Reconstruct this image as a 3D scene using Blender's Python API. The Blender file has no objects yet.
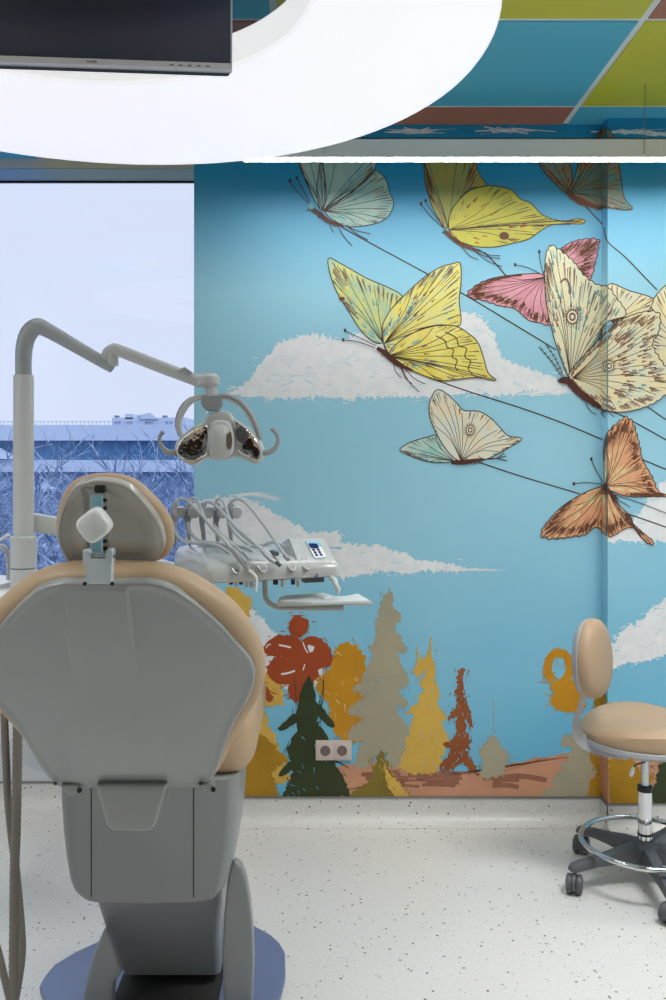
import bpy, bmesh, math, random
from mathutils import Vector, Matrix
from mathutils.geometry import tessellate_polygon
R = math.radians
scn = bpy.context.scene
col = scn.collection

# ------------------------------------------------------------------ camera, world, lights, exposure
CAM = Vector((0, 0, 1.55)); FPX = 900.0; PX = 320.0; PY = 450.0
cd = bpy.data.cameras.new('camera'); cam = bpy.data.objects.new('camera', cd); col.objects.link(cam)
cam.location = CAM; cam.rotation_euler = (R(90), 0, 0)
cd.sensor_fit = 'VERTICAL'; cd.sensor_height = 36; cd.sensor_width = 24; cd.lens = 36 * FPX / 1000
cd.shift_x = (333 - PX) / 1000; cd.shift_y = -(500 - PY) / 1000
cd.clip_start = .05; cd.clip_end = 500
scn.camera = cam
scn.view_settings.view_transform = 'Standard'; scn.view_settings.look = 'None'
scn.view_settings.gamma = 1; scn.view_settings.use_curve_mapping = False
scn.view_settings.exposure = 0.06
w = bpy.data.worlds.new('sky'); scn.world = w; w.use_nodes = True
nt = w.node_tree; bgn = nt.nodes['Background']
tc = nt.nodes.new('ShaderNodeTexCoord'); sx = nt.nodes.new('ShaderNodeSeparateXYZ'); rp = nt.nodes.new('ShaderNodeValToRGB')
nt.links.new(tc.outputs['Generated'], sx.inputs[0]); nt.links.new(sx.outputs['Z'], rp.inputs[0]); nt.links.new(rp.outputs[0], bgn.inputs[0])
rp.color_ramp.elements[0].position = .30; rp.color_ramp.elements[0].color = (.74, .80, .95, 1)
rp.color_ramp.elements[1].position = 1.0; rp.color_ramp.elements[1].color = (2.6, 2.95, 3.7, 1)
bgn.inputs[1].default_value = 1.0

def area(name, loc, size, energy, color, rot=(0, 0, 0), spread=180):
    l = bpy.data.lights.new(name, 'AREA'); l.shape = 'RECTANGLE'; l.size = size[0]; l.size_y = size[1]
    l.energy = energy; l.color = color; l.spread = R(spread)
    o = bpy.data.objects.new(name, l); col.objects.link(o); o.location = loc; o.rotation_euler = rot
    return o
area('added_fill_light', (1.55, 2.05, 2.88), (1.1, .5), 34, (.98, .99, 1), spread=125)  # unseen fill lights added below the ceiling to brighten floor, stool and wall
area('added_fill_light', (-1.6, 1.6, 2.88), (.5, 1.1), 22, (.98, .99, 1), spread=125)
area('added_fill_light', (0.6, -.3, 2.88), (1.2, .5), 6, (.98, .99, 1))
pl = area('daylight_portal', (-1.26, 4.6, 1.85), (1.5, 2.0), 30, (.62, .76, 1.0), (R(-90), 0, 0))
pl.location = (-1.26, 4.42, 1.85)
pl.visible_camera = True
pl.data.energy = 0.0
pl.data.cycles.is_portal = True

# ------------------------------------------------------------------ helpers
def s2l(c): return tuple(((v / 255) / 12.92 if v / 255 <= .04045 else ((v / 255 + .055) / 1.055) ** 2.4) for v in c)
def mat(name, rgb, rough=.5, metal=0., noise=0., nscale=8., bump=0., bscale=200., coat=0., spec=.5, rgb2=None):
    m = bpy.data.materials.new(name); m.use_nodes = True; n = m.node_tree; b = n.nodes['Principled BSDF']
    c = s2l(rgb); b.inputs['Base Color'].default_value = (*c, 1); b.inputs['Roughness'].default_value = rough
    b.inputs['Metallic'].default_value = metal; b.inputs['Coat Weight'].default_value = coat; b.inputs['Specular IOR Level'].default_value = spec
    t = n.nodes.new('ShaderNodeTexCoord'); nz = n.nodes.new('ShaderNodeTexNoise'); nz.inputs['Scale'].default_value = nscale
    nz.inputs['Detail'].default_value = 4
    n.links.new(t.outputs['Object'], nz.inputs['Vector'])
    if noise or rgb2:
        r = n.nodes.new('ShaderNodeValToRGB'); c2 = s2l(rgb2) if rgb2 else tuple(v * (1 - noise) for v in c)
        r.color_ramp.elements[0].position = .35; r.color_ramp.elements[1].position = .65
        r.color_ramp.elements[0].color = (*c2, 1); r.color_ramp.elements[1].color = (*c, 1)
        n.links.new(nz.outputs['Fac'], r.inputs[0]); n.links.new(r.outputs[0], b.inputs['Base Color'])
    if bump:
        nb = n.nodes.new('ShaderNodeTexNoise'); nb.inputs['Scale'].default_value = bscale; n.links.new(t.outputs['Object'], nb.inputs['Vector'])
        bp = n.nodes.new('ShaderNodeBump'); bp.inputs['Strength'].default_value = bump; bp.inputs['Distance'].default_value = .002
        n.links.new(nb.outputs['Fac'], bp.inputs['Height']); n.links.new(bp.outputs[0], b.inputs['Normal'])
    return m
def emis(name, rgb, s):
    m = bpy.data.materials.new(name); m.use_nodes = True; n = m.node_tree; b = n.nodes['Principled BSDF']
    b.inputs['Base Color'].default_value = (*rgb, 1); b.inputs['Emission Color'].default_value = (*rgb, 1); b.inputs['Emission Strength'].default_value = s
    return m
def P(x, y, Y): return Vector(((x - PX) / FPX * Y, Y, CAM.z - (y - PY) / FPX * Y))
def ray(x, y): return Vector(((x - PX) / FPX, 1, -(y - PY) / FPX))
def PF(x, y, z):                                     # pixel -> point on a horizontal plane
    r = ray(x, y); return CAM + r * ((z - CAM.z) / r.z)
def PN(x, y, p0, n):                                 # pixel -> point on a plane
    r = ray(x, y); return CAM + r * (n.dot(p0 - CAM) / n.dot(r))

def link(name, me, m=None, parent=None, smooth=True, loc=None):
    o = bpy.data.objects.new(name, me); col.objects.link(o)
    if m is not None:
        for mm in (m if isinstance(m, (list, tuple)) else [m]): me.materials.append(mm)
    if smooth:
        for p in me.polygons: p.use_smooth = True
        try: me.set_sharp_from_angle(angle=R(38))
        except Exception: pass
    if parent is not None: o.parent = parent
    if loc is not None: o.location = loc
    return o
def obj(name, bm, m, parent=None, smooth=True):
    bmesh.ops.recalc_face_normals(bm, faces=bm.faces[:])
    me = bpy.data.meshes.new(name); bm.to_mesh(me); bm.free()
    o = link(name, me, m, None, smooth)
    if parent is not None:
        o.parent = parent
        if parent.type == 'EMPTY': o.location = -parent.location
    return o
def thing(name, loc, label, cat, group=None):
    o = bpy.data.objects.new(name, None); col.objects.link(o); o.location = loc; o.empty_display_size = .1
    o['label'] = label; o['category'] = cat
    if group: o['group'] = group
    return o
def tag(o, label, cat, group=None, kind=None):
    o['label'] = label; o['category'] = cat
    if group: o['group'] = group
    if kind: o['kind'] = kind
    return o
def struct(o, label=None):
    o['kind'] = 'structure'
    if label: o['label'] = label
    return o
def addbox(bm, a, b, bev=0, seg=2, mi=0):
    r = bmesh.ops.create_cube(bm, size=1); vs = r['verts']
    for v in vs: v.co = Vector(((a[i] + b[i]) / 2 + v.co[i] * abs(b[i] - a[i]) for i in range(3)))
    fs = list({f for v in vs for f in v.link_faces})
    for f in fs: f.material_index = mi
    if bev:
        es = list({e for v in vs for e in v.link_edges})
        q = bmesh.ops.bevel(bm, geom=es, offset=bev, segments=seg, profile=.5, affect='EDGES')
        for f in q['faces']: f.material_index = mi
    return bm
def box(a, b, bev=0, seg=2): return addbox(bmesh.new(), a, b, bev, seg)
def smoothpath(pts, n=6, closed=False):
    pts = [Vector(p) for p in pts]; out = []; L = len(pts)
    rng = range(L) if closed else range(L - 1)
    for i in rng:
        if closed: a, b, c, d = pts[i - 1], pts[i], pts[(i + 1) % L], pts[(i + 2) % L]
        else: a, b, c, d = pts[max(i - 1, 0)], pts[i], pts[i + 1], pts[min(i + 2, L - 1)]
        for k in range(n):
            t = k / n
            out.append(.5 * ((2 * b) + (c - a) * t + (2 * a - 5 * b + 4 * c - d) * t * t + (3 * b - a - 3 * c + d) * t ** 3))
    if not closed: out.append(pts[-1])
    return out
def tube(bm, pts, r, seg=12, closed=False, flat=1.0, up=None, mi=0):
    pts = [Vector(p) for p in pts]; L = len(pts); rings = []
    rr = r if isinstance(r, (list, tuple)) else [r] * L
    if len(rr) != L:
        rr = [rr[min(int(i / (L - 1) * (len(rr) - 1)), len(rr) - 2)] + (rr[min(int(i / (L - 1) * (len(rr) - 1)) + 1, len(rr) - 1)] - rr[min(int(i / (L - 1) * (len(rr) - 1)), len(rr) - 2)]) * ((i / (L - 1) * (len(rr) - 1)) - min(int(i / (L - 1) * (len(rr) - 1)), len(rr) - 2)) for i in range(L)]
    nrm = None
    for i in range(L):
        t = (pts[(i + 1) % L] - pts[i - 1]) if closed else (pts[min(i + 1, L - 1)] - pts[max(i - 1, 0)])
        t.normalize()
        if nrm is None:
            u = Vector(up) if up else (Vector((0, 0, 1)) if abs(t.z) < .9 else Vector((0, 1, 0)))
            nrm = (u - t * u.dot(t)).normalized()
        else:
            nrm = (nrm - t * nrm.dot(t)); nrm.normalize()
        bn = t.cross(nrm)
        rings.append([bm.verts.new(pts[i] + nrm * (rr[i] * math.cos(a)) + bn * (rr[i] * flat * math.sin(a))) for a in [2 * math.pi * k / seg for k in range(seg)]])
    for i in range(L if closed else L - 1):
        A, B = rings[i], rings[(i + 1) % L]
        for k in range(seg):
            f = bm.faces.new((A[k], A[(k + 1) % seg], B[(k + 1) % seg], B[k])); f.material_index = mi
    if not closed:
        for q in (rings[0], rings[-1]):
            f = bm.faces.new(q); f.material_index = mi
    return bm
def lathe(bm, prof, c=(0, 0, 0), seg=32, axis=None, mi=0):   # prof: (r, h); axis direction
    c = Vector(c); ax = Vector(axis or (0, 0, 1)).normalized()
    u = ax.orthogonal().normalized(); v = ax.cross(u); rings = []
    for (r, h) in prof:
        if r < 1e-6: rings.append([bm.verts.new(c + ax * h)])
        else: rings.append([bm.verts.new(c + ax * h + u * (r * math.cos(a)) + v * (r * math.sin(a))) for a in [2 * math.pi * k / seg for k in range(seg)]])
    for A, B in zip(rings, rings[1:]):
        for k in range(seg):
            q = [A[k % len(A)], A[(k + 1) % len(A)], B[(k + 1) % len(B)], B[k % len(B)]]
            q = list(dict.fromkeys(q))
            if len(q) > 2:
                f = bm.faces.new(q); f.material_index = mi
    for q in (rings[0], rings[-1]):
        if len(q) > 2:
            f = bm.faces.new(q); f.material_index = mi
    return bm
def loft(bm, rings, cap=True, mi=0, capmi=None):
    vr = [[bm.verts.new(p) for p in r] for r in rings]; n = len(vr[0])
    for A, B in zip(vr, vr[1:]):
        for k in range(n):
            f = bm.faces.new((A[k], A[(k + 1) % n], B[(k + 1) % n], B[k])); f.material_index = mi
    if cap:
        for q in (vr[0], vr[-1]):
            f = bm.faces.new(q); f.material_index = mi if capmi is None else capmi
    return bm
def resample(pts, n):                                 # closed outline -> n points evenly spaced
    pts = [Vector(p) for p in pts]; L = [0]
    for i in range(len(pts)): L.append(L[-1] + (pts[(i + 1) % len(pts)] - pts[i]).length)
    out = []; j = 0
    for k in range(n):
        d = L[-1] * k / n
        while L[j + 1] < d: j += 1
        t = (d - L[j]) / max(L[j + 1] - L[j], 1e-9)
        out.append(pts[j].lerp(pts[(j + 1) % len(pts)], t))
    return out
def plate(bm, outline, nvec, t0, t1, bev=.004, seg=3, mi=0):  # outline in 3D, extruded along nvec from t0 to t1 with rounded rim
    nvec = Vector(nvec).normalized(); c = sum(outline, Vector()) / len(outline); rings = []
    R0 = sum((p - c).length for p in outline) / len(outline)
    def ring(t, ins): return [c + (p - c) * (1 - ins / R0) + nvec * t for p in outline]
    s = 1 if t1 > t0 else -1
    rings.append(ring(t0, bev * 3)); 
    for k in range(seg + 1):
        a = math.pi / 2 * k / seg; rings.append(ring(t0 + s * bev * (1 - math.cos(a)), bev * (1 - math.sin(a))))
    for k in range(seg + 1):
        a = math.pi / 2 * (1 - k / seg); rings.append(ring(t1 - s * bev * (1 - math.cos(a)), bev * (1 - math.sin(a))))
    rings.append(ring(t1, bev * 3))
    return loft(bm, rings, mi=mi)
def text(body, size, m, loc, rot, parent=None, name='lettering', ext=.0005):
    c = bpy.data.curves.new(name, 'FONT'); c.body = body; c.size = size; c.extrude = ext; c.align_x = 'CENTER'; c.align_y = 'CENTER'
    o = bpy.data.objects.new(name, c); col.objects.link(o)
    bpy.context.view_layer.update()
    me = bpy.data.meshes.new_from_object(o); bpy.data.objects.remove(o)
    o = link(name, me, m, None, False); o.data.materials.clear(); o.data.materials.append(m)
    mt = Matrix.Translation(loc) @ rot.to_4x4()
    me.transform(mt)
    if parent is not None:
        o.parent = parent
        if parent.type == 'EMPTY': o.location = -parent.location
    return o

# ------------------------------------------------------------------ shared materials
M = {}
M['shell'] = mat('grey_white_plastic', (158, 162, 161), .22, coat=.3)
M['shell2'] = mat('grey_painted_cover', (142, 146, 146), .35)
M['cream'] = mat('warm_white_plastic', (204, 207, 207), .28)
M['white'] = mat('white_plastic', (232, 232, 232), .25)
M['beige'] = mat('tan_upholstery', (190, 162, 130), .48, bump=.12, bscale=500)
M['beige2'] = mat('tan_stool_upholstery', (178, 151, 122), .5, bump=.15, bscale=500)
M['chrome'] = mat('chrome', (215, 215, 218), .08, 1)
M['steel'] = mat('brushed_steel', (200, 202, 204), .28, 1)
M['silver'] = mat('silver_plastic', (178, 180, 184), .35, .25)
M['dgrey'] = mat('dark_grey_plastic', (88, 90, 94), .45)
M['mgrey'] = mat('mid_grey_plastic', (160, 163, 166), .35)
M['black'] = mat('black_rubber', (22, 22, 24), .5)
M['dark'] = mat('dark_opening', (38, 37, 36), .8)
M['plate'] = mat('blue_grey_steel_plate', (108, 124, 160), .4, .1)
M['alu'] = mat('aluminium_trim', (150, 150, 150), .35, .8)
M['wallw'] = mat('wall_paint', (205, 202, 196), .7)
M['roomw'] = mat('room_wall_paint', (204, 205, 205), .7)
M['ribbed'] = mat('grey_hose', (122, 116, 108), .5)
M['tubegrey'] = mat('grey_tubing', (192, 198, 204), .35)

# floor with sparse dark flecks
def fleck(name, base, base2):
    m = bpy.data.materials.new(name); m.use_nodes = True; n = m.node_tree; b = n.nodes['Principled BSDF']
    t = n.nodes.new('ShaderNodeTexCoord')
    def vor(scale, rad, frac):
        v = n.nodes.new('ShaderNodeTexVoronoi'); v.inputs['Scale'].default_value = scale; n.links.new(t.outputs['Object'], v.inputs['Vector'])
        nz = n.nodes.new('ShaderNodeTexNoise'); nz.inputs['Scale'].default_value = 260; n.links.new(t.outputs['Object'], nz.inputs['Vector'])
        a = n.nodes.new('ShaderNodeMath'); a.operation = 'MULTIPLY_ADD'; a.inputs[1].default_value = .16; n.links.new(nz.outputs['Fac'], a.inputs[0]); n.links.new(v.outputs['Distance'], a.inputs[2])
        l = n.nodes.new('ShaderNodeMath'); l.operation = 'LESS_THAN'; l.inputs[1].default_value = rad + .08; n.links.new(a.outputs[0], l.inputs[0])
        sp = n.nodes.new('ShaderNodeSeparateColor'); n.links.new(v.outputs['Color'], sp.inputs[0])
        g = n.nodes.new('ShaderNodeMath'); g.operation = 'LESS_THAN'; g.inputs[1].default_value = frac; n.links.new(sp.outputs[0], g.inputs[0])
        k = n.nodes.new('ShaderNodeMath'); k.operation = 'MULTIPLY'; n.links.new(l.outputs[0], k.inputs[0]); n.links.new(g.outputs[0], k.inputs[1])
        return k, sp
    k1, sp1 = vor(38, .15, .40)
    k2, sp2 = vor(75, .155, .2)
    mx = n.nodes.new('ShaderNodeMath'); mx.operation = 'MAXIMUM'; n.links.new(k1.outputs[0], mx.inputs[0]); n.links.new(k2.outputs[0], mx.inputs[1])
    nz = n.nodes.new('ShaderNodeTexNoise'); nz.inputs['Scale'].default_value = 120; n.links.new(t.outputs['Object'], nz.inputs['Vector'])
    r = n.nodes.new('ShaderNodeValToRGB'); r.color_ramp.elements[0].color = (*s2l(base), 1); r.color_ramp.elements[1].color = (*s2l(base2), 1)
    r.color_ramp.elements[0].position = .4; r.color_ramp.elements[1].position = .6
    n.links.new(nz.outputs['Fac'], r.inputs[0])
    mc = n.nodes.new('ShaderNodeMix'); mc.data_type = 'RGBA'; n.links.new(mx.outputs[0], mc.inputs[0]); n.links.new(r.outputs[0], mc.inputs[6])
    r2 = n.nodes.new('ShaderNodeValToRGB'); r2.color_ramp.elements[0].color = (.03, .028, .026, 1); r2.color_ramp.elements[1].color = (.22, .19, .15, 1)
    n.links.new(sp1.outputs[1], r2.inputs[0]); n.links.new(r2.outputs[0], mc.inputs[7])
    n.links.new(mc.outputs[2], b.inputs['Base Color']); b.inputs['Roughness'].default_value = .33
    return m
M['floor'] = fleck('flecked_vinyl', (226, 224, 220), (219, 217, 212))

# ------------------------------------------------------------------ room
YW, YR, YG = 3.75, 3.676, 4.25           # mural plane, right mural plane, window glass plane
XC, XP, ZC = 1.175, -.525, 2.91          # step corner, left end of pier, ceiling height
XL, XR, YB = -2.1, 2.6, -2.2
struct(obj('floor', box((XL, YB, -.1), (XR, 4.4, 0)), M['floor'], smooth=False))
struct(obj('wall_back', box((XP, YW + .012, 0), (XC + .012, 4.4, ZC)), M['wallw'], smooth=False))
bm = box((XC + .012, YR + .012, 0), (XR, 4.4, ZC)); struct(obj('wall_back_right', bm, M['wallw'], smooth=False))
struct(obj('wall_left', box((XL - .1, YB, 0), (XL, 4.4, ZC)), M['roomw'], smooth=False))
struct(obj('wall_right', box((XR, YB, 0), (XR + .1, 4.4, ZC)), M['roomw'], smooth=False))
struct(obj('wall_front', box((XL, YB - .1, 0), (XR, YB, ZC)), M['roomw'], smooth=False))
bm = box((XL, 3.92, 0), (XP, 4.4, .84)); addbox(bm, (XL, 3.90, .84), (XP, 4.22, .87), .004)
struct(obj('wall_under_window', bm, mat('white_wall_paint', (214, 215, 218), .6), smooth=False))

# coved skirting : profile swept along the wall lines
def cove(name, x0, x1, y, ret=None):
    bm = bmesh.new()
    prof = [(0, .100), (.004, .100), (.004, .055)] + [(.004 + .05 * (1 - math.cos(a)), .055 - .052 * math.sin(a)) for a in [math.pi / 2 * k / 8 for k in range(1, 9)]] + [(.07, .0022), (.07, -.01), (0, -.01)]
    rings = [[Vector((x, y - d, z)) for d, z in prof] for x in (x0, x1)]
    loft(bm, rings)
    if ret: loft(bm, [[Vector((ret - d, yy, z)) for d, z in prof] for yy in (YR - .004, YW)])
    return struct(obj(name, bm, M['floor']))
cove('baseboard_back', XP, XC, YW, ret=XC)
cove('baseboard_back_right', XC - .004, XR, YR)
cove('baseboard_window', XL, XP, 3.92)
bm = bmesh.new()
addbox(bm, (XP, YW - .008, .100), (XC - .006, YW, .108)); addbox(bm, (XC - .010, YR - .006, .100), (XC, YW - .002, .108)); addbox(bm, (XC - .008, YR - .008, .100), (XR, YR, .108))
struct(obj('trim_1', bm, M['alu'], smooth=False))
struct(obj('trim_2', box((XL, 3.912, .100), (XP, 3.92, .108)), M['alu'], smooth=False))

# ceiling: flat coloured panels divided by white strips
tile = {'t': mat('teal_ceiling_panel', (86, 182, 212), .45), 'y': mat('olive_yellow_ceiling_panel', (204, 200, 52), .45), 'b': mat('brown_ceiling_panel', (172, 108, 84), .45)}
strip = mat('white_ceiling_strip', (228, 232, 234), .5)
bm = bmesh.new()
xs = [-2.47, -1.30, -.143, 1.02, 2.19, 3.36]; ys = [2.84 + .72 * k for k in range(-7, 4)]
cols_ = ['t', 'y', 'b']
addbox(bm, (XL, YB, ZC), (XR, 4.4, ZC + .1), mi=0)
for i in range(5):
    for j in range(10):
        key = (i + 2 * j) % 3
        # known cells: row j=6 (2.12-2.84): i=1 t, i=2 y, i=3 b ; row 7: i=1 b, i=2 t, i=3 y ; row 8: i=0 t,i=1 y,i=2 b,i=3 t
        idx = (i - 1 - (j - 6)) % 3; mi = {0: 1, 1: 2, 2: 3}[idx]
        a, b = max(xs[i] + .012, XL), min(xs[i + 1] - .012, XR); c, d = max(ys[j] + .010, YB), min(ys[j + 1] - .010, 4.4)
        if b > a and d > c: addbox(bm, (a, c, ZC - .004), (b, d, ZC + .01), mi=mi)
struct(obj('ceiling', bm, [strip, tile['t'], tile['y'], tile['b']], smooth=False))

# window: grey-white frame, blind rail and one large pane
gf = mat('window_frame_paint', (206, 216, 240), .4)
bm = bmesh.new()
for a, b in (((XL, 4.20, 2.80), (XP, 4.226, 2.91)), ((XL, 4.20, .84), (XP, 4.226, .93)), ((XL, 4.20, .93), (XL + .05, 4.226, 2.8)), ((XP - .012, 4.20, .93), (XP, 4.226, 2.8))):
    addbox(bm, a, b, .003)
addbox(bm, (XL, 4.19, 2.862), (XP, 4.2, 2.91), mi=1)
addbox(bm, (XL, 4.192, 2.812), (XP, 4.2, 2.860), mi=2)
win = struct(obj('window_1', bm, [gf, mat('window_head_paint', (200, 200, 200), .5), mat('pale_blue_window_rail', (178, 206, 250), .35)], smooth=False))
obj('window_gasket', box((XL + .05, 4.196, 2.795), (XP - .012, 4.2, 2.806)), M['black'], win, smooth=False)
g = bpy.data.materials.new('window_glass'); g.use_nodes = True; n = g.node_tree; n.nodes.clear()
out = n.nodes.new('ShaderNodeOutputMaterial'); mx = n.nodes.new('ShaderNodeMixShader'); tr = n.nodes.new('ShaderNodeBsdfTransparent'); gl = n.nodes.new('ShaderNodeBsdfGlossy')
tr.inputs[0].default_value = (.95, .97, 1, 1); gl.inputs['Roughness'].default_value = .02; mx.inputs[0].default_value = .018
n.links.new(tr.outputs[0], mx.inputs[1]); n.links.new(gl.outputs[0], mx.inputs[2]); n.links.new(mx.outputs[0], out.inputs[0])
obj('window_pane', box((XL + .04, 4.212, .92), (XP - .008, 4.218, 2.805)), g, win, smooth=False)

# ------------------------------------------------------------------ the printed mural (drawn on its own three faces: wall, step, wall)
random.seed(7)
mur = bmesh.new(); mats_m = []; mi_of = {}
def mm(name, rgb, rgb2=None, nscale=10, dry=None, rough=.42):
    mi_of[name] = len(mats_m)
    mats_m.append(mat('print_' + name, rgb, rough, rgb2=rgb2, nscale=nscale, spec=.3))
def clipx(poly, x, keep_less):
    out = []; n = len(poly)
    for i in range(n):
        a, b = poly[i], poly[(i + 1) % n]
        ia = (a[0] <= x) if keep_less else (a[0] >= x); ib = (b[0] <= x) if keep_less else (b[0] >= x)
        if ia: out.append(a)
        if ia != ib:
            t = (x - a[0]) / (b[0] - a[0]); out.append((x, a[1] + t * (b[1] - a[1])))
    return out
EPS = .00022
jit = random.Random(99)
XA, XB = 320 + 900 * XC / YW, 320 + 900 * XC / YR       # the step's far and near edge
def emit(poly, mi, lay, face):
    if len(poly) < 3: return
    e = EPS * (lay + 1) + jit.uniform(-.00009, .00009); pts = []
    for x, y in poly:
        if face == 0: q = P(x, y, YW); q = Vector((min(q.x, XC), YW - e, q.z))
        elif face == 2: q = P(x, y, YR); q = Vector((max(q.x, XC), YR - e, q.z))
        else:
            Y = min(max(900 * XC / (x - 320), YR), YW); q = Vector((XC - e, Y, CAM.z - (y - PY) / 900 * Y))
        q.z = min(max(q.z, .108), ZC - .001); pts.append(q)
    try: tris = tessellate_polygon([[Vector((p[0], p[1], 0)) for p in poly]])
    except Exception: return
    vs = [mur.verts.new(p) for p in pts]
    for t in tris:
        try:
            f = mur.faces.new([vs[k] for k in t]); f.material_index = mi
        except Exception: pass
def draw(poly, c, lay):
    mi = mi_of[c]; x0 = min(p[0] for p in poly); x1 = max(p[0] for p in poly)
    if x0 < XA: emit(clipx(poly, XA, True) if x1 > XA else poly, mi, lay, 0)
    if x1 > XA and x0 < XB: emit(clipx(clipx(poly, XA, False), XB, True), mi, lay, 1)
    if x1 > XB: emit(clipx(poly, XB, False) if x0 < XB else poly, mi, lay, 2)
def rag(poly, amp=1.2, step=2.0, rnd=random):
    out = []; n = len(poly)
    for i in range(n):
        a, b = poly[i], poly[(i + 1) % n]; d = math.hypot(b[0] - a[0], b[1] - a[1]); k = max(1, int(d / step))
        for j in range(k):
            t = j / k; nx, ny = -(b[1] - a[1]) / max(d, 1e-6), (b[0] - a[0]) / max(d, 1e-6); s = rnd.gauss(0, amp)
            out.append((a[0] + (b[0] - a[0]) * t + nx * s, a[1] + (b[1] - a[1]) * t + ny * s))
    return out
def curve2(pts, n=4, closed=False): return [(p.x, p.y) for p in smoothpath([(x, y, 0) for x, y in pts], n, closed)]
def stroke(pts, w_, c, lay, taper=False):
    L = len(pts)
    if L < 2: return
    l, r = [], []
    for i in range(L):
        a, b = pts[max(i - 1, 0)], pts[min(i + 1, L - 1)]; d = math.hypot(b[0] - a[0], b[1] - a[1]) or 1
        nx, ny = -(b[1] - a[1]) / d, (b[0] - a[0]) / d; h = w_ / 2 * ((1 - .75 * i / (L - 1)) if taper else 1)
        l.append((pts[i][0] + nx * h, pts[i][1] + ny * h)); r.append((pts[i][0] - nx * h, pts[i][1] - ny * h))
    for i in range(L - 1): draw([l[i], l[i + 1], r[i + 1], r[i]], c, lay)
def inside(p, poly):
    x, y = p; c = False; n = len(poly); j = n - 1
    for i in range(n):
        xi, yi = poly[i]; xj, yj = poly[j]
        if (yi > y) != (yj > y) and x < (xj - xi) * (y - yi) / (yj - yi) + xi: c = not c
        j = i
    return c
def paint(poly, c, lay, amp=1.0, holes=0, hole_c='sky', ang=0.3, fringe=20, hl=(3, 9)):
    """a dry-brush area: ragged outline, loose bristle marks along the rim, slivers of the ground showing through"""
    draw(rag(poly, amp), c, lay)
    n = len(poly); per = [math.hypot(poly[(i + 1) % n][0] - poly[i][0], poly[(i + 1) % n][1] - poly[i][1]) for i in range(n)]
    for _ in range(fringe):
        i = random.choices(range(n), per)[0]; t = random.random(); a, b = poly[i], poly[(i + 1) % n]
        x, y = a[0] + (b[0] - a[0]) * t + random.gauss(0, 2.6), a[1] + (b[1] - a[1]) * t + random.gauss(0, 2.2)
        L = random.uniform(1.5, 6); th = ang + random.gauss(0, .3); h = random.uniform(.3, .7)
        stroke([(x - L / 2 * math.cos(th), y - L / 2 * math.sin(th)), (x, y + random.gauss(0, .3)), (x + L / 2 * math.cos(th), y + L / 2 * math.sin(th))], h * 2, c, lay, True)
    xs_, ys_ = [p[0] for p in poly], [p[1] for p in poly]
    for _ in range(holes):
        for _t in range(8):
            p = (random.uniform(min(xs_), max(xs_)), random.uniform(min(ys_), max(ys_)))
            if inside(p, poly): break
        else: continue
        L = random.uniform(*hl); th = ang + random.gauss(0, .35)
        q = [(p[0] + L * s * math.cos(th), p[1] + L * s * math.sin(th)) for s in (-.5, -.2, .2, .5)]
        stroke(q, random.uniform(.3, .9), hole_c, lay + 1, True)

mm('sky', (152, 214, 232), (146, 208, 228), 3)
mm('deepsky', (122, 192, 222)); mm('cloud', (240, 241, 243), (230, 234, 237), 25)
mm('line', (80, 60, 54)); mm('softline', (128, 106, 92)); mm('body', (92, 54, 46))
mm('tealpale', (178, 204, 192), (150, 196, 192), 14); mm('green', (186, 186, 88), (206, 196, 84), 14); mm('greenback', (150, 160, 96), (178, 160, 84), 18)
mm('yellow', (240, 226, 120), (226, 226, 158), 16); mm('yellow2', (238, 220, 100), (244, 232, 140), 18); mm('yellowback', (222, 222, 136), (176, 206, 178), 16)
mm('whitewing', (226, 230, 216), (238, 226, 196), 14); mm('mintwing', (160, 210, 196), (216, 226, 220), 16)
mm('pink', (218, 150, 166), (228, 168, 178), 16); mm('cream', (236, 226, 190), (222, 226, 196), 14); mm('cream2', (240, 226, 178), (228, 228, 206), 16)
mm('orange', (228, 164, 124), (232, 180, 134), 16); mm('lemon', (226, 222, 168), (234, 208, 158), 14); mm('darkteal', (96, 150, 146), (150, 120, 92), 22)
mm('rust', (176, 96, 60), (150, 78, 48), 30); mm('tealspot', (122, 180, 184)); mm('brownspot', (150, 118, 96)); mm('umber', (112, 72, 54))
mm('red', (172, 78, 38), (160, 70, 34), 9); mm('ochre', (208, 146, 26), (196, 138, 30), 8); mm('mustard', (222, 182, 84), (214, 170, 76), 8); mm('gold', (184, 138, 30), (172, 128, 34), 8)
mm('greytree', (176, 166, 138), (166, 160, 138), 8); mm('pine', (58, 68, 38), (52, 62, 34), 8); mm('browntree', (156, 88, 44), (146, 80, 40), 12); mm('olive', (140, 122, 46), (130, 112, 44), 9)
mm('sand', (212, 156, 124), (200, 144, 112), 6); mm('earth', (160, 108, 84), (150, 100, 78), 12); mm('orchid', (246, 210, 120))

# ground sheets
def sheet():
    draw([(190, 110), (XA, 110), (XA, 800), (190, 800)], 'sky', 0)
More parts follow.
